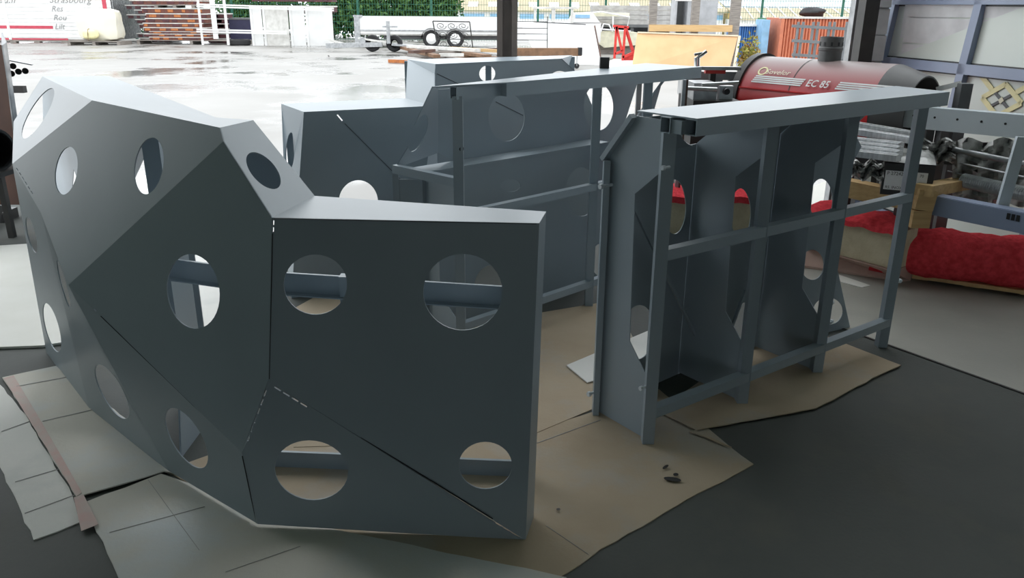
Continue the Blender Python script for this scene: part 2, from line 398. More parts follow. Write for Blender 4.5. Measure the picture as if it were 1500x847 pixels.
# worktop: sheet with two hollow tubes under it
tf0, tf1 = G(1016, 173, ZD+.03), G(1397, 135, ZD+.03)
tb0, tb1 = G(933, 162, ZD+.03), G(1313, 126, ZD+.03)
dd = lambda p: (p-D0).dot(nD)
dF = (dd(tf0)+dd(tf1))/2; sF0 = (tf0-D0).dot(eD); sF1 = (tf1-D0).dot(eD)
tf0 = DL(sF0, dF, ZD+.03); tf1 = DL(sF1, dF, ZD+.03)
build('worktop', MB().prism([tf0, tf1, tb1, tb0], (0, 0, -.005)), 'paint', uD)
build('rail', MB().beam(tf0+V((0,0,-.032))+nD*.025, tf1+V((0,0,-.032))+nD*.025, .05, .054, open_ends=.12), 'paint', uD, label='hollow front tube under the slab top')
build('rail', MB().beam(DL(-.022, 0, ZD-.002), DL(sF1-.05, 0, ZD-.002), .045, .054, open_ends=.12), 'paint', uD)
build('rail', MB().beam(DL(0, dF+.05, ZD-.005)+eD*sF0*.5, DL(0, -.02, ZD-.005)+eD*sF0*.1, .03, .045), 'paint', uD)
ZS = 1.06
fd = [.31, .36, .34, .25]
rp = [((onb(*q, D0, eD)-D0).dot(nD), onb(*q, D0, eD).z) for q in [(962, 257), (930, 284), (922, 500), (944, 545)]]
for i, s in enumerate(sD[:3]):
    f0 = fd[i]; mb = MB()
    prof = [(.02, .01), (f0, .01), (f0, ZS), (.16, ZD+.01), (.02, ZD+.01), (.02, rp[0][1]+.02), (min(rp[1][0], f0-.1), rp[1][1]), (min(rp[2][0], f0-.1), rp[2][1]), (.02, rp[3][1]-.02)]
    build('rib_plate', MB().sheet([DL(s, d, z) for d, z in prof], [], .004), 'paint', uD)
hb = {0: [hole(988, 303, 17, 40), hole(935, 487, 24, 40, 5)], 1: [hole(1085, 312, 15, 36), hole(1092, 475, 17, 32)], 2: [hole(1203, 293, 17, 31), hole(1190, 388, 17, 22), hole(1213, 456, 22, 20)]}
for i in range(3):
    a, b = DL(sD[i]+.002, fd[i], 0), DL(sD[i+1]-.002, fd[i+1], 0); z = V((0, 0, ZS))
    if i < 2: poly = [a, b, b+z, a+z]
    else:
        c, n = plane_of([a, b, b+z, a+z]); poly = [a, AP(1247, 488, c, n), AP(1222, 372, c, n), AP(1232, 270, c, n), AP(1262, 215, c, n), lerp(a+z, b+z, .82), a+z]
    c, n = plane_of([a, b, b+z]); hs = [h for h in hb[i]]
    if i == 1: # keep each hole inside its own bay
        pass
    panel('facade_panel', poly, hs, parent=uD)
    s0, s1 = DL(sD[i]+.002, .16, ZD), DL(sD[i+1]-.002, .16, ZD)
    top = lerp(a+z, b+z, .82) if i == 2 else b+z
    panel('facade_panel', [a+z, top, s1, s0], [hole(1022, 190, 26, 25)] if i == 0 else [], parent=uD)
build('edge_flange', MB().beam(DL(-.012, fd[0]-.02, 0), DL(-.012, fd[0]-.02, ZS), .024, .045, up=(0, 1, 0)), 'paint', uD)
build('edge_flange', MB().beam(DL(-.012, fd[0]-.0, ZS), DL(-.012, .165, ZD+.01), .024, .02), 'paint', uD)
for (qa, qb) in (((927, 300), (1028, 512)), ((1092, 425), (1067, 492))):
    build('brace', MB().beam(onb(*qa, DL(0, .285, 0), nD), onb(*qb, DL(0, .285, 0), nD), .012, .012), 'paint', uD)
for q, ax in [((888, 272), -eD), ((870, 575), -eD)]: bolt(onb(*q, DL(-.03, 0, 0), eD)+eD*.03, ax, uD)
for q in [(978, 245), (945, 567)]: bolt(onb(*q, DL(-.03, 0, 0), eD)+eD*.01, -eD, uD, .009, .025)
bolt(DL(LD+.02, 0, .33), eD, uD); bolt(DL(LD-.1, .27, .16), eD, uD); bolt(DL(LD-.08, .27, .05), eD, uD)
# ------------------------------------------------------------------ counter module C (middle, open back towards the viewer)
C0 = G(676, 516); C1 = G(862, 448); eC = (C1-C0).normalized(); nC = V((-eC.y, eC.x, 0)); LC1 = (C1-C0).length
def CL(s, d, z): return C0+eC*s+nC*d+V((0, 0, z))
ZC = AY(868, 116, C1.y).z
def cpx(px, py, d): return AP(px, py, C0+nC*d, nC)
uC = thing('counter_module', 'middle grey counter module seen from its open back with shelf, behind the nearest one', 'bar counter', CL(.9, .2, 0).to_tuple(), 'grey painted counter modules')
LC2 = (cpx(945, 200, 0)-C0).dot(eC)
for s in (0, LC1, LC2): frame_tube('post', CL(s, 0, 0), CL(s, 0, ZC-.02), .045, uC)
for q in ((690, 313), (790, 440)):
    p = cpx(*q, -.01); frame_tube('rail', CL(0, -.008, p.z), CL(LC2, -.008, p.z), .038, uC)
# worktop
w0 = G(725, 119, ZC+.028); w1 = G(1045, 99, ZC+.028); wb0 = G(633, 127, ZC+.028)
dFc = ((w0-C0).dot(nC)+(w1-C0).dot(nC))/2
w0 = CL((w0-C0).dot(eC), dFc, ZC+.028); w1 = CL((w1-C0).dot(eC), dFc, ZC+.028)
wb1 = w1+nC*.4
build('worktop', MB().prism([w0, w1, wb1, lerp(wb0, wb1, .3), wb0, CL(0, -.02, ZC+.028)], (0, 0, -.005)), 'paint', uC)
build('rail', MB().beam(w0+V((0,0,-.034))+nC*.025, w1+V((0,0,-.034))+nC*.025, .05, .058), 'paint', uC)
build('rail', MB().beam(CL(-.024, 0, ZC-.006), CL(LC2+.3, 0, ZC-.006), .045, .055, open_ends=.12), 'paint', uC)
# upper facade, end plate, shelf, lower facade
du, dl = .40, .27
c1, c2, c3, c4, c5 = cpx(642, 131, du), cpx(938, 108, du), cpx(905, 212, du), cpx(688, 249, du), cpx(642, 224, du)
panel('facade_panel', [c1, c2, c3, c4, c5], [hole(742, 171, 26.5, 36), hole(877, 157, 22, 34)], parent=uC)
e1 = AY(634, 127, (C0+nC*.3).y); e2 = AY(579, 247, (C0+nC*.3).y+.0)
panel('end_plate', [e1, e2, c5, c1], [hole(613, 195, 10, 29, 22)], parent=uC)
zs = cpx(690, 262, 0).z
build('shelf', MB().prism([CL(-.0, .26, zs), CL(LC2, .26, zs), CL(LC2, du, zs), CL(.02, du, zs)], (0, 0, -.01)), 'paint', uC)
frame_tube('rail', e2, CL(0, 0, e2.z-.02), .04, uC)
build('edge_flange', MB().beam(e2, V((e2.x, e2.y, 0)), .012, .03), 'paint', uC)
lz = zs-.012
pl = [CL(.0, dl, 0), CL(LC2+.05, dl, 0), CL(LC2+.05, dl, lz), CL(.0, dl, lz)]
panel('facade_panel', pl, [hole(748, 272, 15, 9), hole(852, 281, 23, 36), hole(880, 381, 14, 24), hole(722, 420, 27, 32)], parent=uC)
el = [CL(-.0, .01, 0), CL(-.0, dl, 0), CL(-.0, dl, lz), CL(-.0, .01, lz)]
e3 = V((e2.x, e2.y, 0)); e4 = V((e2.x, e2.y, e2.z-.05))
panel('end_plate', [e3, CL(-.0, dl, 0), CL(0, dl, e2.z-.05), e4], [hole(622, 425, 22, 32)], parent=uC)
for s in (.02,):
    build('rib_plate', MB().sheet([CL(s, .02, .01), CL(s, dl, .01), CL(s, dl, lz), CL(s, .02, lz), CL(s, .02, lz-.1), CL(s, .18, lz-.25), CL(s, .18, .25), CL(s, .02, .12)], [], .004), 'paint', uC)
panel('facade_panel', [CL(LC2-.15, .1, zs), CL(LC2+.3, .1, ZC-.05), CL(LC2+.3, .12, ZC-.05), CL(LC2+.05, .12, zs-.3)], parent=uC)
build('bolt', MB().lathe(CL(.0, -.02, ZC-.25), nC, [(0, 0), (0, .012), (-.004, .012), (-.004, 0)], 12), 'blackhole', uC)  # black disc drawn for a dark hole in the post
tp = G(885, 100, ZC+.028); build('stub', MB().beam(tp, tp+V((0, 0, .06)), .05, .05), 'dark_steel', uC)
# ------------------------------------------------------------------ counter module B (rear, front towards the viewer)
ZBL, ZBH = 1.06, 1.25
b1 = G(445, 164, ZBL); b2 = G(636, 155, ZBL); b0 = G(412, 152, ZBL); b3 = G(594, 144, ZBL)
f0 = G(427, 437); eB = V((b2.x-b1.x, b2.y-b1.y, 0)).normalized(); nB = V((-eB.y, eB.x, 0))
uB = thing('counter_module', 'rear grey counter module with stepped top, farthest out beside the wet yard', 'bar counter', ((b1+b2)/2*1).to_tuple()[:2]+(0,), 'grey painted counter modules')
h1 = G(638, 94, ZBH); h2 = G(822, 86, ZBH); hb1 = G(597, 87, ZBH); hb2 = G(838, 81, ZBH)
eH = (h2-h1).normalized(); nH = V((-eH.y, eH.x, 0))
f1 = f0+eB*2.1; 
cB, nBp = plane_of([b1, b2, f0])
f1 = AP(640, 400, cB, nBp); f1 = f1+(f1-AP(640, 380, cB, nBp)).normalized()*0; 
dn = (f0-b1); f2 = b2+dn*(b2.z/(-dn.z))
h3 = AP(637, 108, *plane_of([h1, h2, h1-V((0, 0, 1))]))
panel('facet_panel', [b1, b2, f2, f0], [hole(525, 297, 29, 33)] + dashes((494, 168), (504, 180), 12, 3, 2), parent=uB)
seam([(505, 181), (613, 289)], plane_of([b1, b2, f2, f0]), uB)
panel('facet_panel', [b0, b1, f0, V((b0.x-.05, b0.y, 0))], [hole(425, 222, 6.5, 28, 3)], parent=uB)
build('top_plate', MB().prism([b0, b1, b2, b3], (0, 0, -.004)), 'paint', uB)
panel('facet_panel', [hb1, h1, h3, b2, b3], parent=uB)
build('top_plate', MB().prism([hb1, h1, h2, hb2], (0, 0, -.004)), 'paint', uB)
cH, nHp = plane_of([h1, h2, h1-V((0, 0, 1))])
q1 = AP(848, 110, cH, nHp); q2 = AP(872, 165, cH, nHp); q3 = V((q2.x, q2.y, 0)); q4 = V((h1.x, h1.y, 0))
panel('facet_panel', [h3, h1, h2, q1, q2, q3, q4], [hole(714, 108, 12, 12), hole(820, 113, 13, 9)], parent=uB)
seam([(640, 108), (682, 128)], (cH, nHp), uB, 1.2); seam([(726, 149), (766, 169)], (cH, nHp), uB, 1.2)
panel('facet_panel', [b2, h3, q4, f2], parent=uB)
panel('facet_panel', [h2, hb2, q1+nH*.15, q1], parent=uB)
frame_tube('post', V((hb2.x, hb2.y, 0)), hb2-V((0, 0, .01)), .04, uB)
frame_tube('post', V((hb1.x, hb1.y, 0)), hb1-V((0, 0, .01)), .04, uB)
frame_tube('post', lerp(q4, q3, .4)+nH*.2, lerp(q4, q3, .4)+nH*.2+V((0, 0, ZBH-.01)), .04, uB)
frame_tube('post', V((b0.x+.03, b0.y+.02, 0)), b0-V((-.03, -.02, .01)), .04, uB)
# ------------------------------------------------------------------ cardboard and boards on the floor
def card(name, px, m, label, z=.004, t=.005, cat='cardboard', jag=0, group='cardboard sheets on the floor'):
    P = [G(x, y, z) for x, y in px]; out = []
    for i, p in enumerate(P):
        q = P[(i+1) % len(P)]; out.append(p); k = int((q-p).length/.06) if jag else 0
        d = (q-p).normalized() if k else None
        for j in range(1, k): out.append(lerp(p, q, j/k)+V((-d.y, d.x, 0))*random.uniform(-jag, jag))
    return build(name, MB().sheet(out, [], t), m, label=label, category=cat, group=group)
card('cardboard_sheet', [(-12, 548), (38, 608), (106, 726), (117, 765), (49, 791), (0, 684), (-14, 655)], 'cardboard_pale', 'pale cardboard strip at the far left of the floor', jag=.004)
cs = card('cardboard_sheet', [(3, 553), (82, 536), (300, 700), (240, 690), (112, 728), (36, 604)], 'cardboard_grey', 'cardboard sheet with pinkish tape along its left edge', z=.012, jag=.003)
card('cardboard_sheet', [(124, 736), (236, 694), (420, 760), (830, 846), (700, 900), (195, 900)], 'cardboard_grey', 'cardboard sheet in front of the nearest module, at the bottom edge', z=.008, jag=.004)
card('cardboard_sheet', [(240, 690), (380, 640), (760, 640), (965, 570), (1070, 655), (1104, 680), (1060, 705), (1040, 714), (880, 804), (820, 846), (420, 770)], 'cardboard', 'large brown cardboard sheet between the nearest module and the open frame', z=.004, jag=.004)
card('cardboard_sheet', [(430, 560), (720, 470), (900, 440), (960, 560), (760, 645), (430, 655)], 'cardboard', 'cardboard sheet behind the nearest module, under the middle one', z=.006)
card('cardboard_sheet', [(830, 535), (960, 480), (990, 525), (860, 560)], 'cardboard_pale', 'small loose cardboard piece left of the open frame', z=.014)
card('cardboard_sheet', [(962, 602), (1150, 470), (1205, 490), (1320, 535), (1290, 548), (1195, 598), (1176, 601), (1010, 632), (1072, 655)], 'cardboard', 'cardboard sheet under the open frame, reaching furthest right', z=.012, jag=.004)
card('cardboard_sheet', [(380, 480), (470, 430), (560, 425), (700, 480), (440, 560)], 'cardboard', 'cardboard sheet beneath the rear module, seen through the holes', z=.004)
build('tape', MB().sheet([G(*q, .0135) for q in [(5, 554), (20, 550), (50, 600), (92, 672), (120, 722), (112, 727), (36, 604)]], [], .001), 'tape', cs)
card('cardboard_sheet', [(190, 262), (330, 232), (405, 300), (420, 440), (330, 500), (215, 430)], 'cardboard_pale', 'pale sheet on the bright floor behind the nearest module, seen through its holes', z=.004)
cc = bpy.data.objects.get('cardboard_sheet.003')
def crease(o, a, b, zc, wpx=.8):
    a, b = V(a), V(b); n_ = V((-(b-a).y, (b-a).x)).normalized()*wpx/2
    build('crease', MB().sheet([G(*q, zc) for q in (a-n_, b-n_, b+n_, a+n_)], [], .0008), 'concrete_block', o)
cl_ = bpy.data.objects.get('cardboard_sheet'); cf_ = bpy.data.objects.get('cardboard_sheet.002')
for a, b in (((2, 632), (44, 617)), ((36, 752), (112, 724)), ((22, 706), (96, 684))): crease(cl_, a, b, .0056)
for a, b in (((62, 617), (136, 600)), ((24, 566), (100, 552))): crease(cs, a, b, .0136)
for a, b in (((217, 703), (292, 806)), ((330, 838), (440, 800)), ((160, 780), (300, 742))): crease(cf_, a, b, .0096, .6)
for a, b in (((560, 835), (640, 812)), ((770, 655), (880, 615)), ((800, 770), (862, 812))): crease(cc, a, b, .0056, .7)
for x, y, rx, ry, ro in [(985, 702, 13, 3, 8), (975, 684, 5, 2, -30), (990, 695, 4, 2, 0), (818, 746, 3, 1.5, 0)]:
    build('tear', MB().sheet([G(px_, py_, .0115) for px_, py_ in hole(x, y, rx, ry, ro, 12)], [], .001), 'dark_steel', cc)
tp2 = build('tape_scrap', MB().sheet([G(*q, .016) for q in [(108, 729), (122, 724), (144, 768), (119, 778)]], [], .001), 'tape', label='torn pink tape scrap at the cardboard corner', category='tape')
card('board', [(-70, 364), (42, 357), (100, 500), (62, 506), (-90, 512)], 'pale_board', 'flat pale board lying on the floor at the left edge', z=.014, t=.012, cat='board', group=None)
card('card_scrap', [(1222, 400), (1275, 418), (1262, 421), (1215, 408)], 'pale_board', 'thin pale card strip on the floor beside the pinkish board', z=.006, cat='card', group=None)
struct('floor_slab', MB().sheet([G(*q, .002) for q in [(1150, 452), (1500, 576), (1700, 640), (1700, 380), (1300, 230), (1120, 300)]], [], .0015), 'slab', 'paler dusty floor slab on the right, beyond the joint')
build('floor_joint', MB().sheet([G(*q, .004) for q in [(1200, 468), (1500, 575), (1500, 577), (1198, 469)]], [], .001), 'dark_steel', fl)
# backing plates added inside the nearest module to darken its upper holes
def vplane(a, b):
    n = V((-(b-a).y, (b-a).x, 0)).normalized(); return a, n
pp = vplane(AT3B, ATM)
panel('hole_backing', [AP(x, y, *pp) for x, y in [(62, 128), (165, 128), (232, 160), (222, 205), (196, 263), (176, 300), (168, 520), (114, 520), (113, 262), (108, 248), (105, 285), (66, 300)]], parent=uA)  # partly a grey panel glimpsed there, carried lower to darken the holes
pp = vplane(ATM, AT1B+V((.05, .02, 0)))
panel('hole_backing', [AP(x, y, *pp) for x, y in [(330, 182), (372, 184), (440, 262), (452, 290), (430, 305), (345, 300)]], parent=uA)
# ------------------------------------------------------------------ columns and right wall
def colm(name, px, Y, wd, m, label, flange=.012):
    p = AY(px, 300, Y); x = AY(px, 40, Y).x; mb = MB(); h = wd/2
    mb.box(x-h, x+h, Y-h, Y-h+flange, 0, 4.6); mb.box(x-h, x+h, Y+h-flange, Y+h, 0, 4.6); mb.box(x-.006, x+.006, Y-h, Y+h, 0, 4.6)
    return struct(name, mb, m, label)
x0 = AY(743, 40, 6.5).x
struct('steel_column', MB().box(x0-.035, x0+.035, 6.5, 6.512, 0, 4.62).box(x0+.035, x0+.078, 6.43, 6.6, 0, 4.62).box(x0-.078, x0-.035, 6.46, 6.6, 0, 4.62), 'column', 'dark brown steel column in the middle, at the edge of the workshop')
WR0, WR1 = V((3.02, 6.6, 0)), V((4.6, 0.6, 0)); wd_ = (WR1-WR0).normalized(); WR2 = WR1+wd_*9
wn = V((-wd_.y, wd_.x, 0))   # points to +x side
wr = struct('wall_right', MB().prism([WR0, WR0+wn*.14, WR2+wn*.14, WR2], (0, 0, 2.0)), 'sandwich', 'white sandwich panel wall on the right')  # height kept low so that light reaches the right side
WT = WR0+wd_*4.8
struct('wall_right', MB().prism([WT+V((0,0,2.0)), WT+wn*.14+V((0,0,2.0)), WR2+wn*.14+V((0,0,2.0)), WR2+V((0,0,2.0))], (0, 0, 2.6)), 'wall_bounce', 'unseen upper part of the right wall, cut back to let in light')  # unseen; tall only near the viewer, keeping light off the front floor
for i in range(9):   # the horizontal sandwich panels
    z = i*.19+.02
    build('wall_panel', MB().prism([WR0-wn*.012+wd_*.05+V((0,0,z)), WR0+wd_*.05+V((0,0,z)), WR0+wd_*2.2+V((0,0,z)), WR0-wn*.012+wd_*2.2+V((0,0,z))], (0, 0, .18)), 'sandwich', wr)
xa, xb = AY(1276, 40, 6.6).x, AY(1300, 40, 6.6).x
wf = struct('wall_far', MB().box(xa, xb, 6.62, 6.74, 0, 2.0), 'sandwich', 'white panelled end wall between the black column and the window')
for i in range(10): build('wall_panel', MB().box(xa, xb, 6.59+.008*(i % 2), 6.62, .02+i*.198, .02+i*.198+.188), 'sandwich', wf)
cx = G(1262, 88, 0)
def wedge_col():
    a = AY(1271, 40, 6.45); mb = MB().box(a.x-.05, a.x+.055, 6.42, 6.56, 0, 4.62)
    return struct('steel_column', mb, 'dark_steel', 'black steel column at the right, in front of the white wall')
wedge_col()
a = AY(1256, 40, 6.6); struct('trim_1', MB().box(a.x-.03, a.x+.03, 6.62, 6.72, 0, 4.6), 'galv', 'pale grey steel jamb beside the black column')
# ------------------------------------------------------------------ left edge: steel beam, pipes
t = thing('steel_beam', 'brown steel beam standing on end at the left edge', 'beam', G(-8, 330).to_tuple())
Yb = G(-8, 330).y
build('web', MB().prism([AY(-45, 58, Yb), AY(2, 66, Yb), AY(22, 195, Yb), AY(30, 300, Yb), AY(-45, 300, Yb)], (0, .012, 0)), 'brown_steel', t)
build('flange', MB().prism([AY(2, 48, Yb), AY(8, 62, Yb), AY(27, 195, Yb), AY(35, 300, Yb), AY(30, 300, Yb-.1), AY(22, 195, Yb-.1), AY(2, 66, Yb-.1)], (.004, .008, 0)), 'galv', t)
build('foot', MB().beam(G(-20, 336), AY(-10, 300, Yb), .1, .1), 'dark_steel', t)
Yp = Yb+.12
for i, (x, y) in enumerate([(19, 97), (27, 105), (37, 104), (17, 108)]):
    c = AY(x, y, Yp); d = (c-O).normalized()
    build('steel_pipe', MB().lathe(c, d, [(.03, 0), (.03, .018), (0, .018), (0, .022), (1.1, .022), (1.1, 0)], 16), 'blackhole' if 0 else 'dark_steel', smooth=True,  # disc just inside the mouth added so the bore looks dark
          label=['uppermost of the black pipe ends beside the brown beam', 'middle black pipe end beside the brown beam', 'rightmost of the black pipe ends beside the brown beam', 'lowest black pipe end, half behind the brown beam'][i], category='pipe', group='pipe ends at the left edge')
c = AY(12, 88, Yp); build('flat_bar', MB().beam(c, c+V((.14, .05, -.035)), .05, .008), 'galv', label='short flat steel bar above the black pipe ends', category='bar')
# rack carrying the pipes
pr = AY(4, 120, Yp+.3); t = thing('pipe_rack', 'dark steel rack holding pipes at the left edge', 'rack', (pr.x, pr.y, 0))
for dx in (-.5, -.02): build('post', MB().beam((pr.x+dx, pr.y, 0), (pr.x+dx, pr.y, pr.z-.03), .05, .05), 'dark_steel', t)
build('arm', MB().beam((pr.x-.55, pr.y, pr.z-.055), (pr.x+.16, pr.y, pr.z-.055), .05, .05), 'dark_steel', t)
c = AY(-6, 220, Yb-.55)
t = thing('drum', 'black drum lying at the left edge below the brown beam', 'drum', (c.x, c.y, c.z-.14))
build('barrel', MB().lathe(c, V((-.8, .25, 0)), [(0, .12), (0, .135), (.5, .135), (.5, 0)], 28), 'black', t, smooth=True)
build('rim', MB().lathe(c, V((-.8, .25, 0)), [(-.012, .125), (-.012, .142), (.015, .142), (.015, .125)], 28), 'dark_steel', t)
t2 = thing('low_stand', 'low dark steel stand under the black drum', 'stand', (c.x, c.y, 0))
build('top', MB().obox((c.x-.2, c.y+.06, c.z-.155), (.25, 0, 0), (0, .2, 0), (0, 0, .015)), 'dark_steel', t2)
for dx, dy in ((-.42, -.1), (-.15, -.1), (-.42, .22), (-.15, .22)): build('leg', MB().beam((c.x+dx, c.y+dy, 0), (c.x+dx, c.y+dy, c.z-.17), .04, .04), 'dark_steel', t2)
c = G(6, 322); build('steel_offcut', MB().obox(c+V((-.3, 0, .04)), (.36, 0, 0), (0, .1, 0), (0, 0, .038)), 'black', label='black square steel offcut on the floor at the left edge', category='steel')
# ------------------------------------------------------------------ yard objects
def rect(mb, px0, px1, py0, py1, Y, dep=.05, z0=None):
    a, b = AY(px0, (py0+py1)/2, Y), AY(px1, (py0+py1)/2, Y); zt = AY((px0+px1)/2, py0, Y).z; zb = AY((px0+px1)/2, py1, Y).z
    if z0 is not None: zb = z0
    return mb.box(a.x, b.x, Y, Y+dep, zb, zt)
def gY(px, py): return G(px, py).y
def bx(name, m, parent, *a, **k): 
    kw = {q: k.pop(q) for q in ('label', 'category', 'group') if q in k}
    return build(name, rect(MB(), *a, **k), m, parent, **kw)
# white lettered container
Y = gY(60, 62)
c = AY(60, 40, Y); t = thing('container', 'white site container with script lettering and red stripes, far left', 'container', (c.x, Y, 0))
xl = AY(-90, 30, Y).x; xr = AY(166, 30, Y).x; zb = AY(60, 59, Y).z
build('body', MB().box(xl, xr, Y, Y+2.4, .12, 2.6), 'white', t)
for i in range(16):
    z = .2+i*.15; build('side_board', MB().box(xl, xr, Y-.02, Y, z, z+.135), 'white', t)
build('stripe', MB().box(xl, AY(78, 40, Y).x, Y-.028, Y-.021, AY(40, 42, Y).z, AY(40, 37.5, Y).z), 'stripe', t)
build('stripe', MB().box(xl, AY(100, 57, Y).x, Y-.028, Y-.021, AY(60, 58.5, Y).z, AY(60, 56, Y).z), 'stripe', t)
build('stripe', MB().box(AY(150, 5, Y).x, AY(156, 5, Y).x, Y-.028, Y-.021, AY(150, 13, Y).z, 2.4), 'stripe', t)
build('side_post', MB().box(AY(9, 30, Y).x, AY(13, 30, Y).x, Y-.04, Y, .1, 2.6), 'white', t)
rs = MB()
for i in range(20): rs.box(xr, xr+.05, Y+.05+i*.12, Y+.11+i*.12, .12, 2.6)
build('end_wall', rs.box(xr-.02, xr, Y, Y+2.4, .12, 2.6), 'galv', t)
build('skid', MB().box(xl, xr, Y-.02, Y+.15, .03, .13), 'woodgrey', t)
for x in (20, 55, 95): 
    a = AY(x, 64, Y).x; build('skid_block', MB().box(a-.12, a+.12, Y-.03, Y+.2, -.01, .05), 'woodgrey', t)
for s, x, y, h in [('au.fr', -2, 4, 13), ('Strasbourg', 72, 4, 12), ('Res', 75, 16.5, 10), ('Rou', 78, 29.5, 10), ('Lilt', 80, 42.5, 10)]:
    o = AY(x, y, Y-.03); text('lettering', s, 'textgrey', t, o, (1, 0, 0), (0, 0, 1), h/FPX*Y*1.05, .35, wd=1.05)
# big bag on pallet and tied sack
Y = gY(130, 66)
def pallet(x0, x1, Y, dep, label, top=.14, group='wooden pallets in the yard'):
    t = thing('pallet', label, 'pallet', ((x0+x1)/2, Y+dep/2, 0), group)
    for k in range(5):
        y = Y+dep*k/5; build('deck_board', MB().box(x0, x1, y, y+dep*.15, top-.025, top), 'woodgrey', t)
    for k in range(3):
        x = x0+(x1-x0-.12)*k/2; build('block', MB().box(x, x+.12, Y+.01, Y+dep-.02, -.004, top-.025), 'woodgrey', t)
    return t
xa, xb = AY(98, 60, Y).x, AY(175, 60, Y).x
pallet(xa, xb, Y, 1.1, 'weathered pallet under the big cream bag')
def blob(c, r, m, name, label, cat, nz=.12, nu=20, nv=14, box=3.0, seed=1, parent=None, flat=None):
    rnd = random.Random(seed); mb = MB(); ph = [rnd.uniform(0, 6.3) for _ in range(6)]
    c, r = V(c), V(r)
    for i in range(nv+1):
        for j in range(nu):
            th = math.pi*i/nv; p = 2*math.pi*j/nu
            d = V((math.sin(th)*math.cos(p), math.sin(th)*math.sin(p), math.cos(th)))
            k = (abs(d.x)**box+abs(d.y)**box+abs(d.z)**box)**(-1/box)
            k *= 1+nz*(math.sin(3*p+ph[0]+2*th)*.4+math.sin(5*th+ph[1]+p)*.4+math.sin(7*p+ph[2])*.2*math.sin(th))
            q = V((c.x+d.x*r.x*k, c.y+d.y*r.y*k, c.z+d.z*r.z*k))
            if flat is not None: q.z = max(q.z, flat)
            mb.v.append(q)
    for i in range(nv):
        for j in range(nu): mb.f.append((i*nu+j, (i+1)*nu+j, (i+1)*nu+(j+1) % nu, i*nu+(j+1) % nu))
    return build(name, mb, m, parent, smooth=True, **({} if parent else dict(label=label, category=cat)))
a, b = AY(104, 36, Y), AY(165, 36, Y); zt, zb = AY(135, 13, Y).z, .145
blob(((a.x+b.x)/2, Y+.66, (zt+zb)/2), ((b.x-a.x)/2, .42, (zt-zb)/2), 'offwhite', 'big_bag', 'large cream bulk bag on the pallet beside the container', 'bag', .05, box=6, seed=3, flat=.143)
c = AY(130, 50, Y-.05); ts = thing('sack', 'small tied yellow sack in front of the cream bulk bag', 'sack', (c.x, c.y, .145))
blob((c.x, Y+.08, c.z-.01), (.30, .14, .19), 'yellow', 'body', None, None, .06, seed=5, parent=ts, flat=.145)
build('cord', MB().tube([(c.x-.05, Y-.07, .16), (c.x-.02, Y-.09, c.z), (c.x-.03, Y-.02, c.z+.17), (c.x-.03, Y+.1, c.z+.2)], .012, 6), 'woodrust', ts)
# formwork stacks
def formwork(x0, x1, y0, y1, z0, z1, label, group, ms=('rustred', 'orange_rust'), seed=0):
    rnd = random.Random(seed); t = thing('formwork_panel', label, 'formwork', ((x0+x1)/2, (y0+y1)/2, z0), group); h = z1-z0
    build('sheet', MB().box(x0, x1, y0, y1, z1-h*.2, z1), 'whitedirty', t)
    build('frame', MB().box(x0+.02, x1-.02, y0+.02, y1-.02, z0+.002, z1-h*.2), ms[0], t)
    n = 5
    for k in range(n):
        x = x0+.1+(x1-x0-.4)*k/(n-1)+rnd.uniform(-.08, .08)
        build('rib', MB().box(x, x+rnd.uniform(.12, .32), y0, y0+.05, z0+h*.18, z1-h*.28), ms[1] if rnd.random() < .5 else 'maroon', t)
Y = gY(260, 65)
xa, xb = AY(208, 40, Y).x, AY(300, 40, Y).x
pallet(xa-.3, xb+1.6, Y, 1.2, 'long weathered pallet under the rusty formwork stack', top=.16)
ys = [59, 54, 49.5, 46, 40, 33.5, 26.5, 19.5, 11.5]
nm = ['lowest', 'second lowest', 'third lowest', 'fourth from the bottom', 'middle', 'fourth from the top', 'third from the top', 'second from the top', 'topmost']
for i in range(8):
    z0 = AY(250, ys[i], Y).z if i else .162; z1 = AY(250, ys[i+1], Y).z-.004
    rr = random.Random(i); formwork(xa+rr.uniform(-.05, .25), xb+rr.uniform(-.1, .2), Y+.05, Y+1.1, z0, z1, 'rusty red formwork panel with pale edge, %s of its stack' % nm[i], 'rusty formwork panels in the front stack', seed=i)
zp = AY(250, 11.5, Y).z
t = thing('pallet', 'grey pallet between two layers of the rusty formwork stack', 'pallet', ((xa+xb)/2, Y+.5, zp))
build('deck_board', MB().box(xa-.1, xb, Y+.02, Y+1.1, zp+.09, zp+.12), 'woodgrey', t)
for k in range(3): 
    x = xa+.6+k*.75; build('block', MB().box(x, x+.14, Y+.03, Y+1.0, zp, zp+.09), 'woodgrey', t)
for i in range(3): formwork(xa-.25, xb, Y+.04, Y+1.1, zp+.122+i*.17, zp+.29+i*.17, 'rusty formwork panel above the grey pallet, %s of the upper three' % ['lowest', 'middle', 'topmost'][i], 'formwork panels above the pallet', seed=20+i)
Y2 = Y+1.6; xa2, xb2 = AY(190, 40, Y2).x, AY(250, 40, Y2).x
for i in range(9): formwork(xa2+random.Random(i+50).uniform(-.1, .3)+(.25 if i < 4 else 0), xb2, Y2, Y2+1.1, .0+i*.19, .187+i*.19, 'dark formwork panel, %s of the stack behind the rusty one' % nm[i], 'dark formwork panels in the rear stack', ('greydark', 'maroon'), seed=40+i)
Y3 = Y+1.5; xa3, xb3 = AY(302, 40, Y3).x, AY(332, 40, Y3).x
for i in range(6): formwork(xa3, xb3, Y3, Y3+1, .0+i*.2, .197+i*.2, 'maroon formwork panel, %s of the stack behind the white gate frame' % nm[i], 'maroon formwork panels behind the gate frame', ('maroon', 'maroon'), seed=60+i)
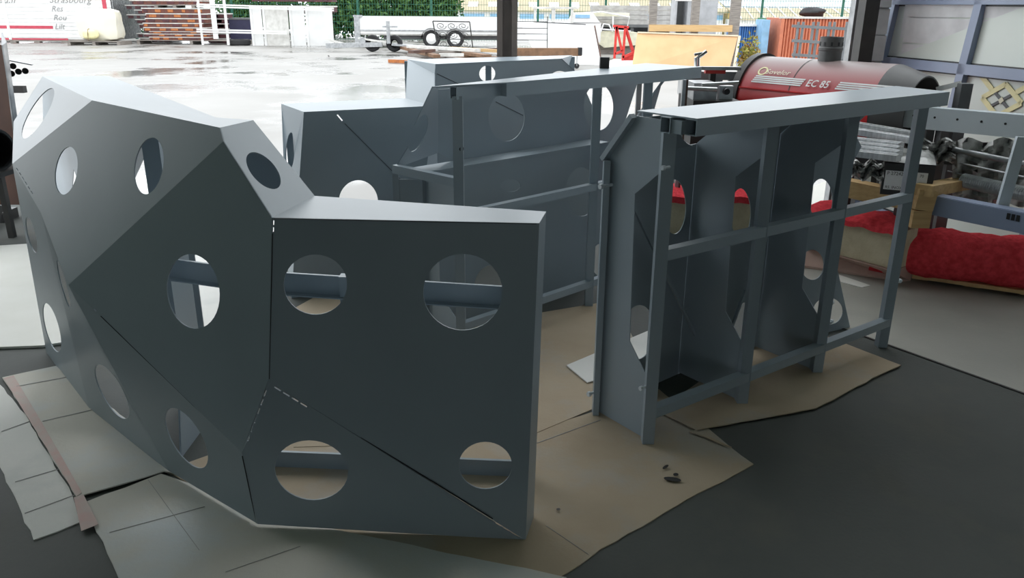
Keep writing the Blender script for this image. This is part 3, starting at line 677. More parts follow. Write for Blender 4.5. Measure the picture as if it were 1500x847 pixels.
# maroon stack on the white trailer box
xa4, xb4 = AY(366, 5, Y3).x, AY(484, 5, Y3).x
# white gate frame
Y = gY(310, 67)
t = thing('gate_frame', 'white welded steel gate frame standing in front of the formwork', 'gate', (AY(310, 60, Y).x, Y, 0))
for x, wdt in ((292, 3), (312, 7), (330, 3.5)): bx('bar', 'white', t, x-wdt/2, x+wdt/2, -20, 66 if wdt < 5 else 57, Y, dep=.05)
for y0, x1 in ((5, 489), (42, 420)):
    for dy in (0, 3.2): 
        p, q = AY(288, y0+dy+1.2, Y-.02), AY(x1, y0+dy+1.2+(6 if x1 > 450 else 3), Y-.02); build('bar', MB().beam(p, q, .04, .055), 'white', t)
# white panels leaning behind the bars
Yw = Y+.35
for i, (x0_, x1_, y0_, y1_, lab) in enumerate([(367, 385, 9, 65, 'narrow white panel at the left of the leaning white panels'), (385, 423, 10, 56, 'white panel with scuffed centre behind the gate bars'), (424, 447, 11, 55, 'bright white panel between the scuffed one and the plain one'), (448, 488, 11, 62, 'wide plain white panel at the right of the gate bars')]):
    tt = thing('white_panel', lab, 'panel', (AY((x0_+x1_)/2, 50, Yw).x, Yw, 0), 'white panels leaning in the yard')
    bx('sheet', 'white' if i != 1 else 'whitedirty', tt, x0_+.6, x1_-.6, y0_, y1_, Yw, dep=.04, z0=0)
    bx('stile', 'white', tt, x0_+.2, x0_+3.5, y0_, y1_, Yw-.03, dep=.03, z0=0)
# maroon panels behind
for i in range(2): 
    z = AY(420, 8, Yw).z+i*.14; formwork(AY(366, 5, Yw).x, AY(485, 5, Yw).x, Yw+.2, Yw+1.2, z-.25 if i == 0 else z, z+.132 if i else z-.004, ['maroon formwork panel lying above the white panels, lower', 'maroon formwork panel lying above the white panels, upper'][i], 'maroon panels above the white ones', ('maroon', 'maroon'), seed=80+i)
tt = thing('support_stand', 'steel stand carrying the maroon panels behind the white panels', 'stand', (AY(420, 40, Yw+.6).x, Yw+.6, 0))
zt = AY(420, 8, Yw).z-.26
build('beam', MB().box(AY(366, 5, Yw).x, AY(485, 5, Yw).x, Yw+.5, Yw+.6, zt-.06, zt), 'dark_steel', tt)
for x in (372, 478): build('leg', MB().box(AY(x, 40, Yw).x, AY(x, 40, Yw).x+.08, Yw+.5, Yw+.58, 0, zt-.06), 'dark_steel', tt)
# tyre, navy box behind the gate frame
Yt = Y+.5; c = AY(350, 52, Yt); build('tyre', MB().lathe((c.x, Yt, .12), (0, 0, 1), [(-.11, .25), (-.11, .4), (-.06, .44), (.06, .44), (.11, .4), (.11, .25), (-.11, .25)], 24), 'rubber', smooth=True, label='black tyre lying flat behind the white gate frame', category='tyre')
tt = thing('skip', 'dark navy skip behind the white gate frame', 'skip', (AY(350, 40, Yt+2.5).x, Yt+2.5, 0))
bx('body', 'navy', tt, 333, 369, 28, 50, Yt+2.3, dep=1, z0=0); bx('rim', 'greydark', tt, 332, 370, 26.5, 29, Yt+2.28, dep=1.05)
# low trailer deck between white panels and flatbed
Yd = gY(430, 66)
tt = thing('trailer_drawbar', 'low white trailer drawbar with jockey leg, in front of the white panels', 'drawbar', (AY(430, 60, Yd).x, Yd, 0))
for (p, q, wv) in [((392, 61), (500, 66), .10), ((392, 54), (430, 52), .05), ((420, 56), (442, 47), .04), ((428, 57), (440, 51), .04), ((400, 58), (400, 62), .05)]:
    build('bar', MB().beam(AY(*p, Yd), AY(*q, Yd), wv, wv), 'whitedirty', tt)
build('jockey_leg', MB().box(AY(383, 60, Yd).x-.06, AY(383, 60, Yd).x+.06, Yd-.05, Yd+.05, 0, AY(383, 43, Yd).z), 'white', tt)
build('frame', MB().box(AY(384, 60, Yd).x, AY(455, 60, Yd).x, Yd, Yd+.1, .06, AY(400, 63, Yd).z), 'white', tt)
build('lamp', MB().box(AY(416, 50, Yd).x, AY(424, 50, Yd).x, Yd-.12, Yd-.05, AY(420, 50, Yd).z, AY(420, 46, Yd).z), 'orange', tt, label='orange marker lamp')
build('cable', MB().tube([AY(472, 56, Yd-.3), AY(471, 68, Yd-.4), AY(473, 78, Yd-.6), G(482, 83)+V((0, 0, .02))], .015, 6), 'rubber', tt)
# flatbed trailer with white sides
Yf = gY(640, 70)
tt = thing('flatbed_trailer', 'long white flatbed trailer with dropsides, behind the steel column', 'trailer', (AY(630, 60, Yf).x, Yf, 0))
bx('dropside', 'white', tt, 521, 740, 24, 50, Yf, dep=.05); bx('deck', 'whitedirty', tt, 525, 742, 46, 52, Yf+.05, dep=2.0)
bx('side_rail', 'galv', tt, 521, 742, 44, 46, Yf-.03, dep=.04); bx('headboard', 'galv', tt, 519, 527, 22, 63, Yf-.04, dep=.08)
bx('headboard', 'galv', tt, 517, 530, 22, 25, Yf-.06, dep=.1)
for xx in (632, 667):
    c = AY(xx, 60, Yf); r = .34; c = V((c.x, Yf-.02, r))
    wh = build('wheel', MB().lathe(c, (0, 1, 0), [(0, .2), (-.04, .30), (0, r), (.2, r), (.2, .2)], 28), 'rubber', tt, smooth=True)
    build('hub', MB().lathe(c, (0, 1, 0), [(-.03, 0), (-.03, .1), (.0, .21), (.05, .21)], 20), 'white', wh)
    build('mudguard', MB().lathe(c, (0, 1, 0), [(-.02, .40), (.24, .40), (.24, .38), (-.02, .38)], 16, 0, math.pi), 'greydark', tt)
build('chassis', MB().box(AY(560, 55, Yf).x, AY(742, 55, Yf).x, Yf+.3, Yf+.5, .3, .55), 'greydark', tt)
# second trailer: low galvanised car trailer with jack stand
Yg = gY(560, 76)
tt = thing('car_trailer', 'low galvanised trailer with jack stand in front of the flatbed', 'trailer', (AY(550, 70, Yg).x, Yg, 0))
build('drawbar', MB().beam(AY(478, 67, Yg), AY(560, 65, Yg), .16, .16), 'galv', tt)
build('drawbar', MB().beam(AY(477, 57, Yg), AY(505, 65, Yg), .07, .07), 'whitedirty', tt)
build('deck', MB().beam(AY(525, 56, Yg), AY(566, 62, Yg), .1, .06), 'whitedirty', tt)
for xx in (545, 577):
    c = AY(xx, 66, Yg); c = V((c.x, Yg+.05, .29)); build('wheel', MB().lathe(c, (0, 1, 0), [(0, .15), (-.03, .25), (0, .29), (.18, .29), (.18, .1)], 24), 'rubber', tt, smooth=True)
bx('jack_post', 'galv', tt, 566, 571, 31, 64, Yg-.1, dep=.09); bx('jack_arm', 'galv', tt, 560, 582, 38, 40.5, Yg-.12, dep=.06)
build('ramp', MB().beam(AY(575, 65, Yg), AY(650, 71, Yg), .5, .06), 'galv', tt)
c = AY(531, 60, Yg); build('winch', MB().lathe(V((c.x, Yg-.1, c.z)), (0, 1, 0), [(0, 0), (0, .12), (.12, .12), (.12, 0)], 16), 'galv', tt)
# ornamental iron gate
Yo = gY(660, 75)
tt = thing('iron_gate', 'small wrought iron gate panel with scrolls leaning by the trailer', 'gate', (AY(665, 70, Yo).x, Yo, 0))
cr = [(634, 31), (688, 32), (693, 73.5), (642, 73.5)]
for i in range(4): build('bar', MB().tube([AY(*cr[i], Yo), AY(*cr[(i+1) % 4], Yo)], .022, 6), 'dark_steel', tt)
def inter(u, v):
    a = lerp(V(cr[0]), V(cr[1]), u); b = lerp(V(cr[3]), V(cr[2]), u); p = lerp(a, b, v); return AY(p.x, p.y, Yo)
for v in (.32, .62): build('bar', MB().tube([inter(0, v), inter(1, v)], .014, 6), 'dark_steel', tt)
for uu in (.2, .5, .8):
    for vv, sg in ((.16, 1), (.47, -1), (.8, 1)):
        pts = []
        for k in range(22):
            a = k/21*3.2*math.pi; r = .16*(1-k/26); pts.append((uu+sg*r*math.cos(a)*.9, vv+r*math.sin(a)*.85))
        build('scroll', MB().tube([inter(*p) for p in pts], .011, 5), 'dark_steel', tt)
# timber pile
tim = [((590, 76), (640, 90), .22, 'woodrust', 'reddish brown plank slanting in the timber pile'), ((600, 82), (700, 92), .2, 'woodgrey', 'grey plank at the front of the timber pile'), ((640, 82), (735, 88), .2, 'woodrust', 'brown plank at the right of the timber pile'), ((600, 79), (700, 86), .25, 'whitedirty', 'pale board lying along the top of the timber pile'), ((570, 92), (600, 93), .12, 'orange_rust', 'short orange brown timber end left of the pile'), ((660, 77), (735, 82), .2, 'wood', 'light plank crossing the back of the timber pile')]
rt = random.Random(12)
for k in range(9):
    x = rt.uniform(585, 690); y = rt.uniform(76, 94); dx = rt.uniform(30, 70); tim.append(((x, y), (min(x+dx, 735), y+rt.uniform(-4, 5)), rt.uniform(.12, .25), ['woodgrey', 'woodrust', 'whitedirty', 'brown_steel'][k % 4], None))
cw = {'woodgrey': 'weathered grey', 'woodrust': 'dark brown', 'whitedirty': 'dirty white', 'brown_steel': 'reddish black'}
tim[6:] = [e for k_, e in enumerate(tim[6:]) if k_ not in (0, 4, 6)]; new = tim[6:]
for i, e in enumerate(new):
    same = sorted(f[0][0] for f in new if f[3] == e[3]); r_ = same.index(e[0][0])
    tim[6+i] = e[:4]+('single %s loose plank in the timber pile' % cw[e[3]] if len(same) == 1 else '%s of the %s loose planks in the timber pile' % ('leftmost' if r_ == 0 else 'rightmost', cw[e[3]]),)
for i, (p, q, wv, m, lab) in enumerate(tim):
    a, b = G(p[0], p[1]), G(q[0], q[1]); z = V((0, 0, .03+.1*[1, 0, 0, 2, 0, 1, 0, 1, 0, 1, 2, 1, 0, 2, 1][i])); 
    build('timber_plank', MB().beam(a+z+V((0, 0, .02)), b+z+V((0, 0, .02)), wv, .09), m, label=lab, category='plank', group='timber pile in the yard')
# wire-line gate, white pick-up, white leaning board, rusty timber beam on castors
Yk = 27.0
tt = thing('pickup_truck', 'white open pick-up with ladder frame, behind the leaning white board', 'truck', (AY(800, 60, Yk).x, Yk, 0))
bx('load_bed', 'white', tt, 752, 880, 33, 62, Yk, dep=1.7); 
p0, p1 = AY(836, 34, Yk), AY(868, 34, Yk)
build('cab', MB().prism([AY(836, 34, Yk), AY(842, 20, Yk), AY(868, 18, Yk), AY(880, 34, Yk)], (0, 1.6, 0)), 'white', tt)
bx('window', 'bluepale', tt, 843, 864, 21.5, 26.5, Yk-.02, dep=.02)
for x, wv in ((782, 3.5), (808, 5.5), (836, 4)): bx('post', 'whitedirty', tt, x, x+wv, 10, 34, Yk-.03, dep=.06)
bx('roof_bar', 'whitedirty', tt, 780, 848, 10, 13, Yk-.05, dep=.1)
build('panel_edge', MB().beam(AY(785, 32, Yk-.06), AY(858, 36, Yk-.06), .02, .03), 'greydark', tt)
for xx in (815, 850):
    c = AY(xx, 65, Yk); build('wheel', MB().lathe((c.x, Yk-.02, .3), (0, 1, 0), [(0, 0), (0, .3), (.2, .3), (.2, 0)], 20), 'rubber', tt)
Yl = gY(850, 96)
tt = thing('leaning_board', 'large white board leaning in the yard with a dark edge', 'board', (AY(820, 90, Yl).x, Yl, 0))
Lb = [G(790, 92), G(881, 96), None, None]
ld = V((0, .75, 0))
t2_, t3_ = AY(870, 38, Lb[1].y+.75), AY(762, 33, Lb[0].y+.75)
build('sheet', MB().prism([Lb[0], Lb[1], t2_, t3_], (0, .03, .01)), 'white', tt)
build('edge_strip', MB().beam(Lb[1]+V((.02, 0, 0)), t2_+V((.02, 0, 0)), .03, .04), 'brown_steel', tt)
Yj = Yl-.6
tt = thing('wire_gate', 'thin grey four-bar gate in front of the white board', 'gate', (AY(785, 70, Yj).x, Yj, 0))
build('post', MB().tube([AY(802, 24, Yj), V((AY(802, 68, Yj).x, Yj, 0))], .014, 6), 'dark_steel', tt)
for y in (32, 41.5, 50, 59): build('bar', MB().tube([AY(740, y-.5, Yj), AY(802, y, Yj)], .01, 5), 'dark_steel', tt)
build('post', MB().tube([AY(742, 24, Yj), V((AY(742, 68, Yj).x, Yj, 0))], .014, 6), 'dark_steel', tt)
Yq = gY(845, 96)-1.2
tt = thing('timber_trolley', 'rusty timber beam on castor legs in front of the white board', 'trolley', (AY(800, 80, Yq).x, Yq, 0))
p, q = AY(740, 76, Yq+.2), AY(852, 76, Yq); build('beam', MB().beam(p, q, .25, .2), 'woodrust', tt)
bx('end_cap', 'rubber', tt, 847, 853, 70, 81, Yq-.14, dep=.28)
for x in (845, 762):
    c = AY(x, 90, Yq); build('castor', MB().lathe((c.x, Yq-.02, .07), (0, 1, 0), [(0, 0), (0, .07), (.05, .07), (.05, 0)], 14), 'rubber', tt); build('fork', MB().beam((c.x, Yq, .07), (c.x, Yq, AY(x, 82, Yq).z), .05, .02), 'galv', tt)
# boat on trailer behind the sawhorse
Yv = 29.5
tt = thing('boat', 'small cream boat with white rails, behind the red trestle', 'boat', (AY(900, 60, Yv).x, Yv, 0))
hp = [AY(862, 52, Yv), AY(880, 47, Yv), AY(935, 48, Yv), AY(935, 66, Yv), AY(885, 70, Yv)]
build('hull', MB().prism(hp, (0, 1.4, 0)), 'cream', tt)
for pts in ([(858, 36), (866, 19), (880, 17), (922, 25), (918, 44)], [(870, 42), (924, 46)], [(880, 47), (884, 35), (892, 36), (897, 46)], [(898, 24), (898, 44)]):
    build('rail', MB().tube([AY(*p_, Yv-.05) for p_ in pts], .03, 6), 'white', tt)
bx('keel', 'woodgrey', tt, 870, 930, 66, 80, Yv+.2, dep=.5, z0=0)
bx('canopy', 'cream', tt, 866, 922, 19, 24, Yv+.1, dep=1.0)
# red trestle
Yr = gY(910, 90)
tt = thing('trestle', 'red steel trestle standing left of the brown plywood board', 'trestle', (AY(910, 80, Yr).x, Yr, 0))
for (p, q) in [((903, 39), (900, 86)), ((916, 39), (912, 89)), ((903, 39), (911, 75)), ((916, 39), (931, 88)), ((911, 75), (901, 79)), ((912, 84), (930, 76)), ((898, 38), (921, 40))]:
    build('bar', MB().beam(AY(*p, Yr), AY(*q, Yr+.3 if p[0] == 916 and q[0] > 920 else Yr), .07, .07), 'redframe', tt)
bx('foot_plate', 'redframe', tt, 914, 933, 80, 88.5, Yr+.1, dep=.06)
build('dust_sheet', MB().sheet([G(x, y, .03) for x, y in [(880, 104), (893, 89), (900, 86), (930, 88), (932, 106)]], [], .03), 'white', label='crumpled white sheet on the ground below the red trestle', category='sheet')
# brown plywood board leaning on a grey timber fence
Yy = gY(1000, 104); 
tt = thing('plywood_board', 'large brown plywood board with pale edges leaning on grey posts', 'board', (AY(1000, 102, Yy).x, Yy, 0))
B = [G(925, 104), G(1068, 104), AY(1081, 53, Yy+.5), AY(934, 48, Yy+.5)]
build('sheet', MB().prism(B, (0, .03, .01)), 'ply', tt)
build('edge_strip', MB().beam(B[3]+V((0, -.01, .01)), B[2]+V((0, -.01, .01)), .05, .035), 'plypale', tt)
build('edge_strip', MB().beam(B[2]+V((.05, .02, 0)), B[1]+V((.12, .02, 0)), .06, .05), 'plypale', tt)
Yz = Yy+.7
tt = thing('timber_fence', 'grey timber posts with a pale rail behind the plywood board', 'fence', (AY(1000, 100, Yz).x, Yz, 0))
for x, wv in ((951, 11), (1013, 11), (1070, 14)): bx('post', 'woodgrey', tt, x, x+wv, -30, 90, Yz, dep=.15, z0=0)
bx('rail', 'wood', tt, 951, 1073, 36.5, 46.5, Yz-.05, dep=.05)
# block stacks and grey cabinet
Yc = 31.0
for i in range(4):
    for j, (x0_, x1_) in enumerate(((868, 950), (957, 989))):
        z1 = AY(920, 8+i*7, Yc).z; z0 = AY(920, 8+i*7+6.8, Yc).z
        a, b = AY(x0_, 20, Yc).x, AY(x1_, 20, Yc).x
        build('concrete_slab', MB().box(a, b, Yc, Yc+1, z0, z1-.004), 'concrete_block', label='grey concrete slab, %s in the %s stack behind the boat' % (['top', 'second', 'third', 'lowest'][i], ['long', 'short'][j]), category='slab', group='concrete slabs in the yard')
bt = thing('storage_rack', 'dark rack under the grey concrete slabs', 'rack', (AY(920, 60, Yc).x, Yc+.5, 0))
zk = AY(920, 8+27.9, Yc).z
build('deck', MB().box(AY(866, 20, Yc).x, AY(991, 20, Yc).x, Yc, Yc+1, zk-.1, zk), 'greydark', bt)
for x in (868, 925, 986): build('leg', MB().box(AY(x, 20, Yc).x, AY(x, 20, Yc).x+.12, Yc+.05, Yc+.9, 0, zk-.1), 'greydark', bt)
build('back_panel', MB().box(AY(866, 20, Yc).x, AY(991, 20, Yc).x, Yc+.9, Yc+.95, 0, zk-.1), 'greydark', bt)
Yx = Yz+2
tt = thing('cabinet', 'tall grey open cabinet behind the timber posts', 'cabinet', (AY(1020, 60, Yx).x, Yx, 0))
bx('side', 'greycab', tt, 990, 992.5, -30, 40, Yx, dep=.7, z0=0); bx('side', 'greycab', tt, 1008, 1013, -30, 40, Yx, dep=.7, z0=0)
bx('back', 'greydark', tt, 992.5, 1024, -30, 40, Yx+.6, dep=.05, z0=0); bx('door', 'greycab', tt, 1024, 1052, -30, 40, Yx-.03, dep=.03, z0=0); bx('top_band', 'white', tt, 990, 1024, -3, 1.5, Yx-.02, dep=.05)
# containers and skips at the right
def corr(mb, px0, px1, py0, Y, z0, n, dep=.06):
    x0, x1 = AY(px0, py0, Y).x, AY(px1, py0, Y).x; zt = AY((px0+px1)/2, py0, Y).z; st = (x1-x0)/n
    for i in range(n): mb.prism([(x0+i*st, Y+dep, z0), (x0+(i+.25)*st, Y, z0), (x0+(i+.6)*st, Y, z0), (x0+(i+.85)*st, Y+dep, z0)], (0, 0, zt-z0))
    return mb.box(x0, x1, Y+dep, Y+dep+1.5, z0, zt)
Ys = 25.0
tt = thing('skip_container', 'orange corrugated steel container behind the grey trellis', 'container', (AY(1200, 60, Ys).x, Ys, 0))
build('body', corr(MB(), 1146, 1265, 27, Ys, 0, 26), 'orange', tt); bx('top_rail', 'whitedirty', tt, 1143, 1266, 24.5, 27.5, Ys-.03, dep=.12); bx('corner_post', 'orange', tt, 1142, 1147, 27, 80, Ys-.02, dep=.1, z0=0)
tt = thing('skip_container', 'green steel container between the blue and orange ones', 'container', (AY(1130, 60, Ys+.6).x, Ys+.6, 0))
bx('body', 'green', tt, 1127, 1146, 27, 80, Ys+1.7, dep=1.5, z0=0); bx('rib', 'green', tt, 1127, 1146, 50, 51.5, Ys+1.66, dep=.04); bx('rib', 'green', tt, 1127, 1146, 64, 65.5, Ys+1.66, dep=.04)
tt = thing('skip_container', 'blue corrugated container behind the flowering shrub', 'container', (AY(1098, 60, Ys+1).x, Ys+1, 0))
build('body', corr(MB(), 1084, 1114, 38, Ys+1, 0, 9), 'blue', tt); bx('top_rail', 'white', tt, 1050, 1114, 35.5, 38.5, Ys+.95, dep=.12)
build('mesh_crate', rect(MB(), 1116, 1126, 29, 80, Ys+.3, dep=.8, z0=0), 'bluepale', label='pale green wire crate between the blue and green containers', category='crate')
MATS['bluepale2'] = MATS['bluepale']
tt = thing('tarpaulin_heap', 'black tarpaulin heap on top of the orange container', 'tarpaulin', (AY(1190, 26, Ys+.8).x, Ys+.8, AY(1190, 25, Ys+.8).z))
c = AY(1190, 25, Ys+.8); blob((c.x, c.y, c.z+.13), (.32, .4, .14), 'rubber', 'heap', None, None, .2, seed=9, parent=tt)
# grey trellis
Yt_ = 16.5
tt = thing('trellis', 'grey lattice frame standing before the orange container', 'trellis', (AY(1205, 80, Yt_).x, Yt_, 0))
for x in (1170, 1192, 1216, 1241): 
    for dx in (0, 7): build('slat', MB().beam(AY(x+dx, 32, Yt_), V((AY(x+dx-9, 92, Yt_).x, Yt_, 0)), .06, .035), 'trellis', tt)
for y0, y1 in ((38, 43), (59.5, 65), (80, 86)): build('rail', MB().beam(AY(1160, y0, Yt_-.03), AY(1252, y1, Yt_-.03), .03, .055), 'trellis', tt)
# shrub with flowers
def bush(c, r, n, m, name, label, cat='shrub', size=.06, seed=0, stem='woodgrey'):
    rnd = random.Random(seed); mb = MB(); c = V(c)
    for _ in range(n):
        while 1:
            d = V((rnd.uniform(-1, 1), rnd.uniform(-1, 1), rnd.uniform(-1, 1)))
            if .1 < d.length < 1: break
        d = d*(.55+.45*rnd.random()); p = c+V((d.x*r[0], d.y*r[1], d.z*r[2]))
        a = V((rnd.gauss(0, 1), rnd.gauss(0, 1), rnd.gauss(0, 1))).normalized()*size*rnd.uniform(.6, 1.4); b = a.cross(V((rnd.gauss(0, 1), rnd.gauss(0, 1), rnd.gauss(0, 1)))).normalized()*size*.5
        mb.add([p-a, p+b, p+a, p-b], [(0, 1, 2, 3)])
    t = thing(name, label, cat, (c.x, c.y, min(0, c.z-r[2])))
    build('foliage', mb, m, t, kind='stuff')
    tr = MB()
    for k in range(4): tr.tube([(c.x+rnd.uniform(-.1, .1), c.y, min(0, c.z-r[2])-.0), (c.x+rnd.uniform(-.4, .4)*r[0], c.y+rnd.uniform(-.3, .3)*r[1], c.z+r[2]*.4)], .02+r[2]*.012, 5)
    build('stem', tr, stem, t)
    return t
c = AY(1099, 78, 13.6); bush((c.x, 13.6, c.z-.15), (.24, .3, .5), 900, 'leaf2', 'flowering_shrub', 'yellow green shrub with reddish flowers beside the heater', size=.035, seed=4)
# fence with hedge
Yfe = 39.5
tt = thing('mesh_fence', 'green wire mesh fence across the back of the yard', 'fence', (AY(500, 50, Yfe).x, Yfe, 0))
xs0, xs1 = AY(186, 20, Yfe).x, AY(1290, 20, Yfe).x
mb = MB(); n = int((xs1-xs0)/.12)
for i in range(n): x = xs0+(xs1-xs0)*i/n; mb.box(x-.006, x+.006, Yfe, Yfe+.008, 0, 2.2)
for k in range(9): mb.box(xs0, xs1, Yfe-.008, Yfe, .05+k*.26, .066+k*.26)
build('wire_mesh', mb, 'fencegreen', tt, kind='stuff')
for x in (195, 340, 524, 632, 788, 835, 887, 1116, 1234): 
    a = AY(x, 20, Yfe).x; build('post', MB().box(a-.05, a+.05, Yfe+.01, Yfe+.09, 0, 2.6), 'fencegreen', tt)
hx = [(175, 1.4), (345, 1.7), (400, 1.5), (480, 1.8), (520, 1.9), (565, 2.1), (610, 1.9), (645, 1.3)]
for i, (x, r) in enumerate(hx):
    c = AY(x, 10, Yfe+2); bush((c.x, Yfe+2+r*.5, 1.5), (r*.95, r*.8, 1.9), 2600, 'leaf', 'hedge_shrub', ['leafy shrub behind the fence left of the formwork', 'leafy shrub behind the white gate frame', 'leafy shrub behind the maroon panels', 'leafy shrub at the left of the flatbed trailer', 'leafy shrub behind the headboard of the flatbed', 'tall twiggy shrub behind the middle of the flatbed', 'leafy shrub behind the jack stand side of the gate panel', 'rightmost leafy shrub behind the flatbed trailer'][i], size=.13, seed=30+i)
# far buildings on lower ground
Yfb = 60.0
tt = thing('far_building', 'low building with brown roof, white skylights and blue wall band', 'building', (AY(860, 20, Yfb).x, Yfb, -6))
a, b = AY(668, 20, Yfb).x, AY(1060, 20, Yfb).x; ze = AY(860, 18, Yfb).z
build('wall', MB().box(a, b, Yfb, Yfb+20, -6, ze), 'white', tt)
rs_ = 1.35
rf = build('roof', MB().prism([(a-.3, Yfb-.4, ze), (b+.3, Yfb-.4, ze), (b+.3, Yfb+14, ze+14*.22), (a-.3, Yfb+14, ze+14*.22)], (0, 0, .1)), 'roofbrown', tt)
for r_ in range(3):
    for k in range(14):
        x = a+.8+k*1.45+r_*.5; y = Yfb+.6+r_*2.6; z = ze+.1+(y-Yfb+.4)*.22
        build('skylight', MB().prism([(x, y, z), (x+.7, y, z), (x+.7, y+1.3, z+1.3*.22), (x, y+1.3, z+1.3*.22)], (0, 0, .05)), 'white', rf)
for k in range(9):
    x = a+.3+k*2.1; build('window', MB().box(x, x+1.7, Yfb-.05, Yfb, AY(700, 27, Yfb).z, AY(700, 20, Yfb).z), 'bluepale', tt)
tt = thing('far_building', 'far shed with pale blue roof and ochre wall behind the containers', 'building', (AY(1160, 20, Yfb+5).x, Yfb+5, -6))
a, b = AY(1066, 20, Yfb+5).x, AY(1300, 20, Yfb+5).x
build('wall', MB().box(a, b, Yfb+5, Yfb+15, -6, AY(1160, 12, Yfb+5).z), 'ochre', tt)
z = AY(1160, 12, Yfb+5).z; build('roof', MB().prism([(a-.3, Yfb+4.6, z), (b, Yfb+4.6, z), (b, Yfb+10, z+.9), (a-.3, Yfb+10, z+.9)], (0, 0, .1)), 'roofpale', tt)
tt = thing('far_building', 'far greenhouse roof with pale bars behind the green container', 'building', (AY(1130, 28, Yfb-3).x, Yfb-3, -6))
a, b = AY(1085, 28, Yfb-4).x, AY(1290, 28, Yfb-4).x; zq = AY(1160, 30, Yfb-4).z
build('wall', MB().box(a, b, Yfb-4, Yfb, -6, zq), 'whitedirty', tt); rf = build('roof', MB().prism([(a, Yfb-4.2, zq), (b, Yfb-4.2, zq), (b, Yfb, zq+.7), (a, Yfb, zq+.7)], (0, 0, .06)), 'roofbrown', tt)
for k in range(12):
    x = a+k*(b-a)/12; build('glazing_bar', MB().beam((x, Yfb-4.2, zq+.1), (x+.5, Yfb, zq+.8), .06, .06), 'white', rf)
bush((AY(1160, 3, 90).x, 90, 1.5), (9, 2, 2.0), 2500, 'leaf', 'far_trees', 'dark green trees above the far shed roof', 'trees', size=.3, seed=77)
# ------------------------------------------------------------------ indoor things on the right
# sink unit with tap behind the middle module
Yn = 6.35
tt = thing('sink_unit', 'stainless steel sink worktop with chrome tap behind the middle module', 'sink', (AY(1020, 120, Yn).x, Yn, 0))
zt = AY(1020, 101, Yn).z
xa, xb = AY(935, 100, Yn).x, AY(1072, 100, Yn).x
build('worktop', MB().box(xa, xb, Yn-.25, Yn+.3, zt-.03, zt), 'whitedirty', tt); build('front_edge', MB().box(xa, xb, Yn-.26, Yn-.25, zt-.06, zt), 'galv', tt)
for x in (xa+.05, xb-.05): 
    build('leg', MB().box(x-.02, x+.02, Yn-.23, Yn-.19, 0, zt-.03), 'galv', tt); build('leg', MB().box(x-.02, x+.02, Yn+.22, Yn+.26, 0, zt-.03), 'galv', tt)
c = AY(1021, 100, Yn-.1); k = Yn-.1
tap = build('tap', MB().tube([V((c.x, k, zt)), AY(1021, 84, k)], .022, 12).tube([AY(1021, 86, k), AY(1026, 82, k), AY(1035, 75, k)], .014, 10), 'faucet', tt, smooth=True)
build('lever', MB().beam(AY(1017, 80, k), AY(1029, 78, k), .02, .018), 'faucet', tap)
build('bowl', MB().box(AY(1000, 105, Yn).x, AY(1050, 105, Yn).x, Yn-.2, Yn+.15, zt-.2, zt-.031), 'alu', tt)
# machine between the middle module and the heater
Ym = 5.5
tt = thing('machine_tool', 'grey metal machine with guide bars between the middle module and the heater', 'machine', (AY(1050, 150, Ym).x, Ym, 0))
bx('body', 'galv', tt, 1016, 1050, 122, 150, Ym, dep=.25, z0=.25); bx('bed', 'dark_steel', tt, 1015, 1084, 148, 165, Ym-.05, dep=.5, z0=0)
bx('bracket', 'alu', tt, 1054, 1074, 126, 146, Ym+.02, dep=.06)
build('guide_bar', MB().tube([AY(1000, 129, Ym-.1), AY(1050, 131, Ym-.1)], .014, 10), 'alu', tt, smooth=True)
build('guide_bar', MB().tube([AY(1028, 124, Ym-.08), AY(1082, 121, Ym-.08)], .012, 10), 'alu', tt, smooth=True)
c = AY(1064, 134, Ym); build('knob', MB().lathe(c, (0, -1, 0), [(0, 0), (0, .022), (.02, .02), (.02, 0)], 14), 'black', tt)
bx('red_mark', 'redframe', tt, 1034, 1063, 102, 108, Ym+.3, dep=.05); bx('cross_bar', 'galv', tt, 1024, 1086, 98, 103, Ym+.28, dep=.05); bx('support', 'dark_steel', tt, 1040, 1048, 108, 130, Ym+.3, dep=.05)
tt = thing('steel_stand', 'pale upright steel angle beside the blue-grey post', 'stand', (AY(1001, 155, Ym-.3).x, Ym-.3, 0))
bx('upright', 'galv', tt, 999, 1004, 117, 160, Ym-.3, dep=.03, z0=0); bx('flange', 'brown_steel', tt, 1004, 1007, 117, 160, Ym-.3, dep=.008, z0=0)
# red space heater
HA = V((AY(1112, 120, 6.1).x, 6.1, .965)); HB = V((AY(1358, 125, 5.15).x, 5.15, .965)); hx_ = (HB-HA).normalized(); HL = (HB-HA).length
tt = thing('space_heater', 'red and grey cylindrical space heater behind the open frame module', 'heater', ((HA+HB)/2).to_tuple()[:2]+(0,))
def lath(a0, prof, n=40): return MB().lathe(HA, hx_, prof, n)
RH = .30
def arc(prof, g0, g1, n=30): return MB().lathe(HA, hx_, prof, n, math.radians(g0), math.radians(g1))
L1 = HL*.84
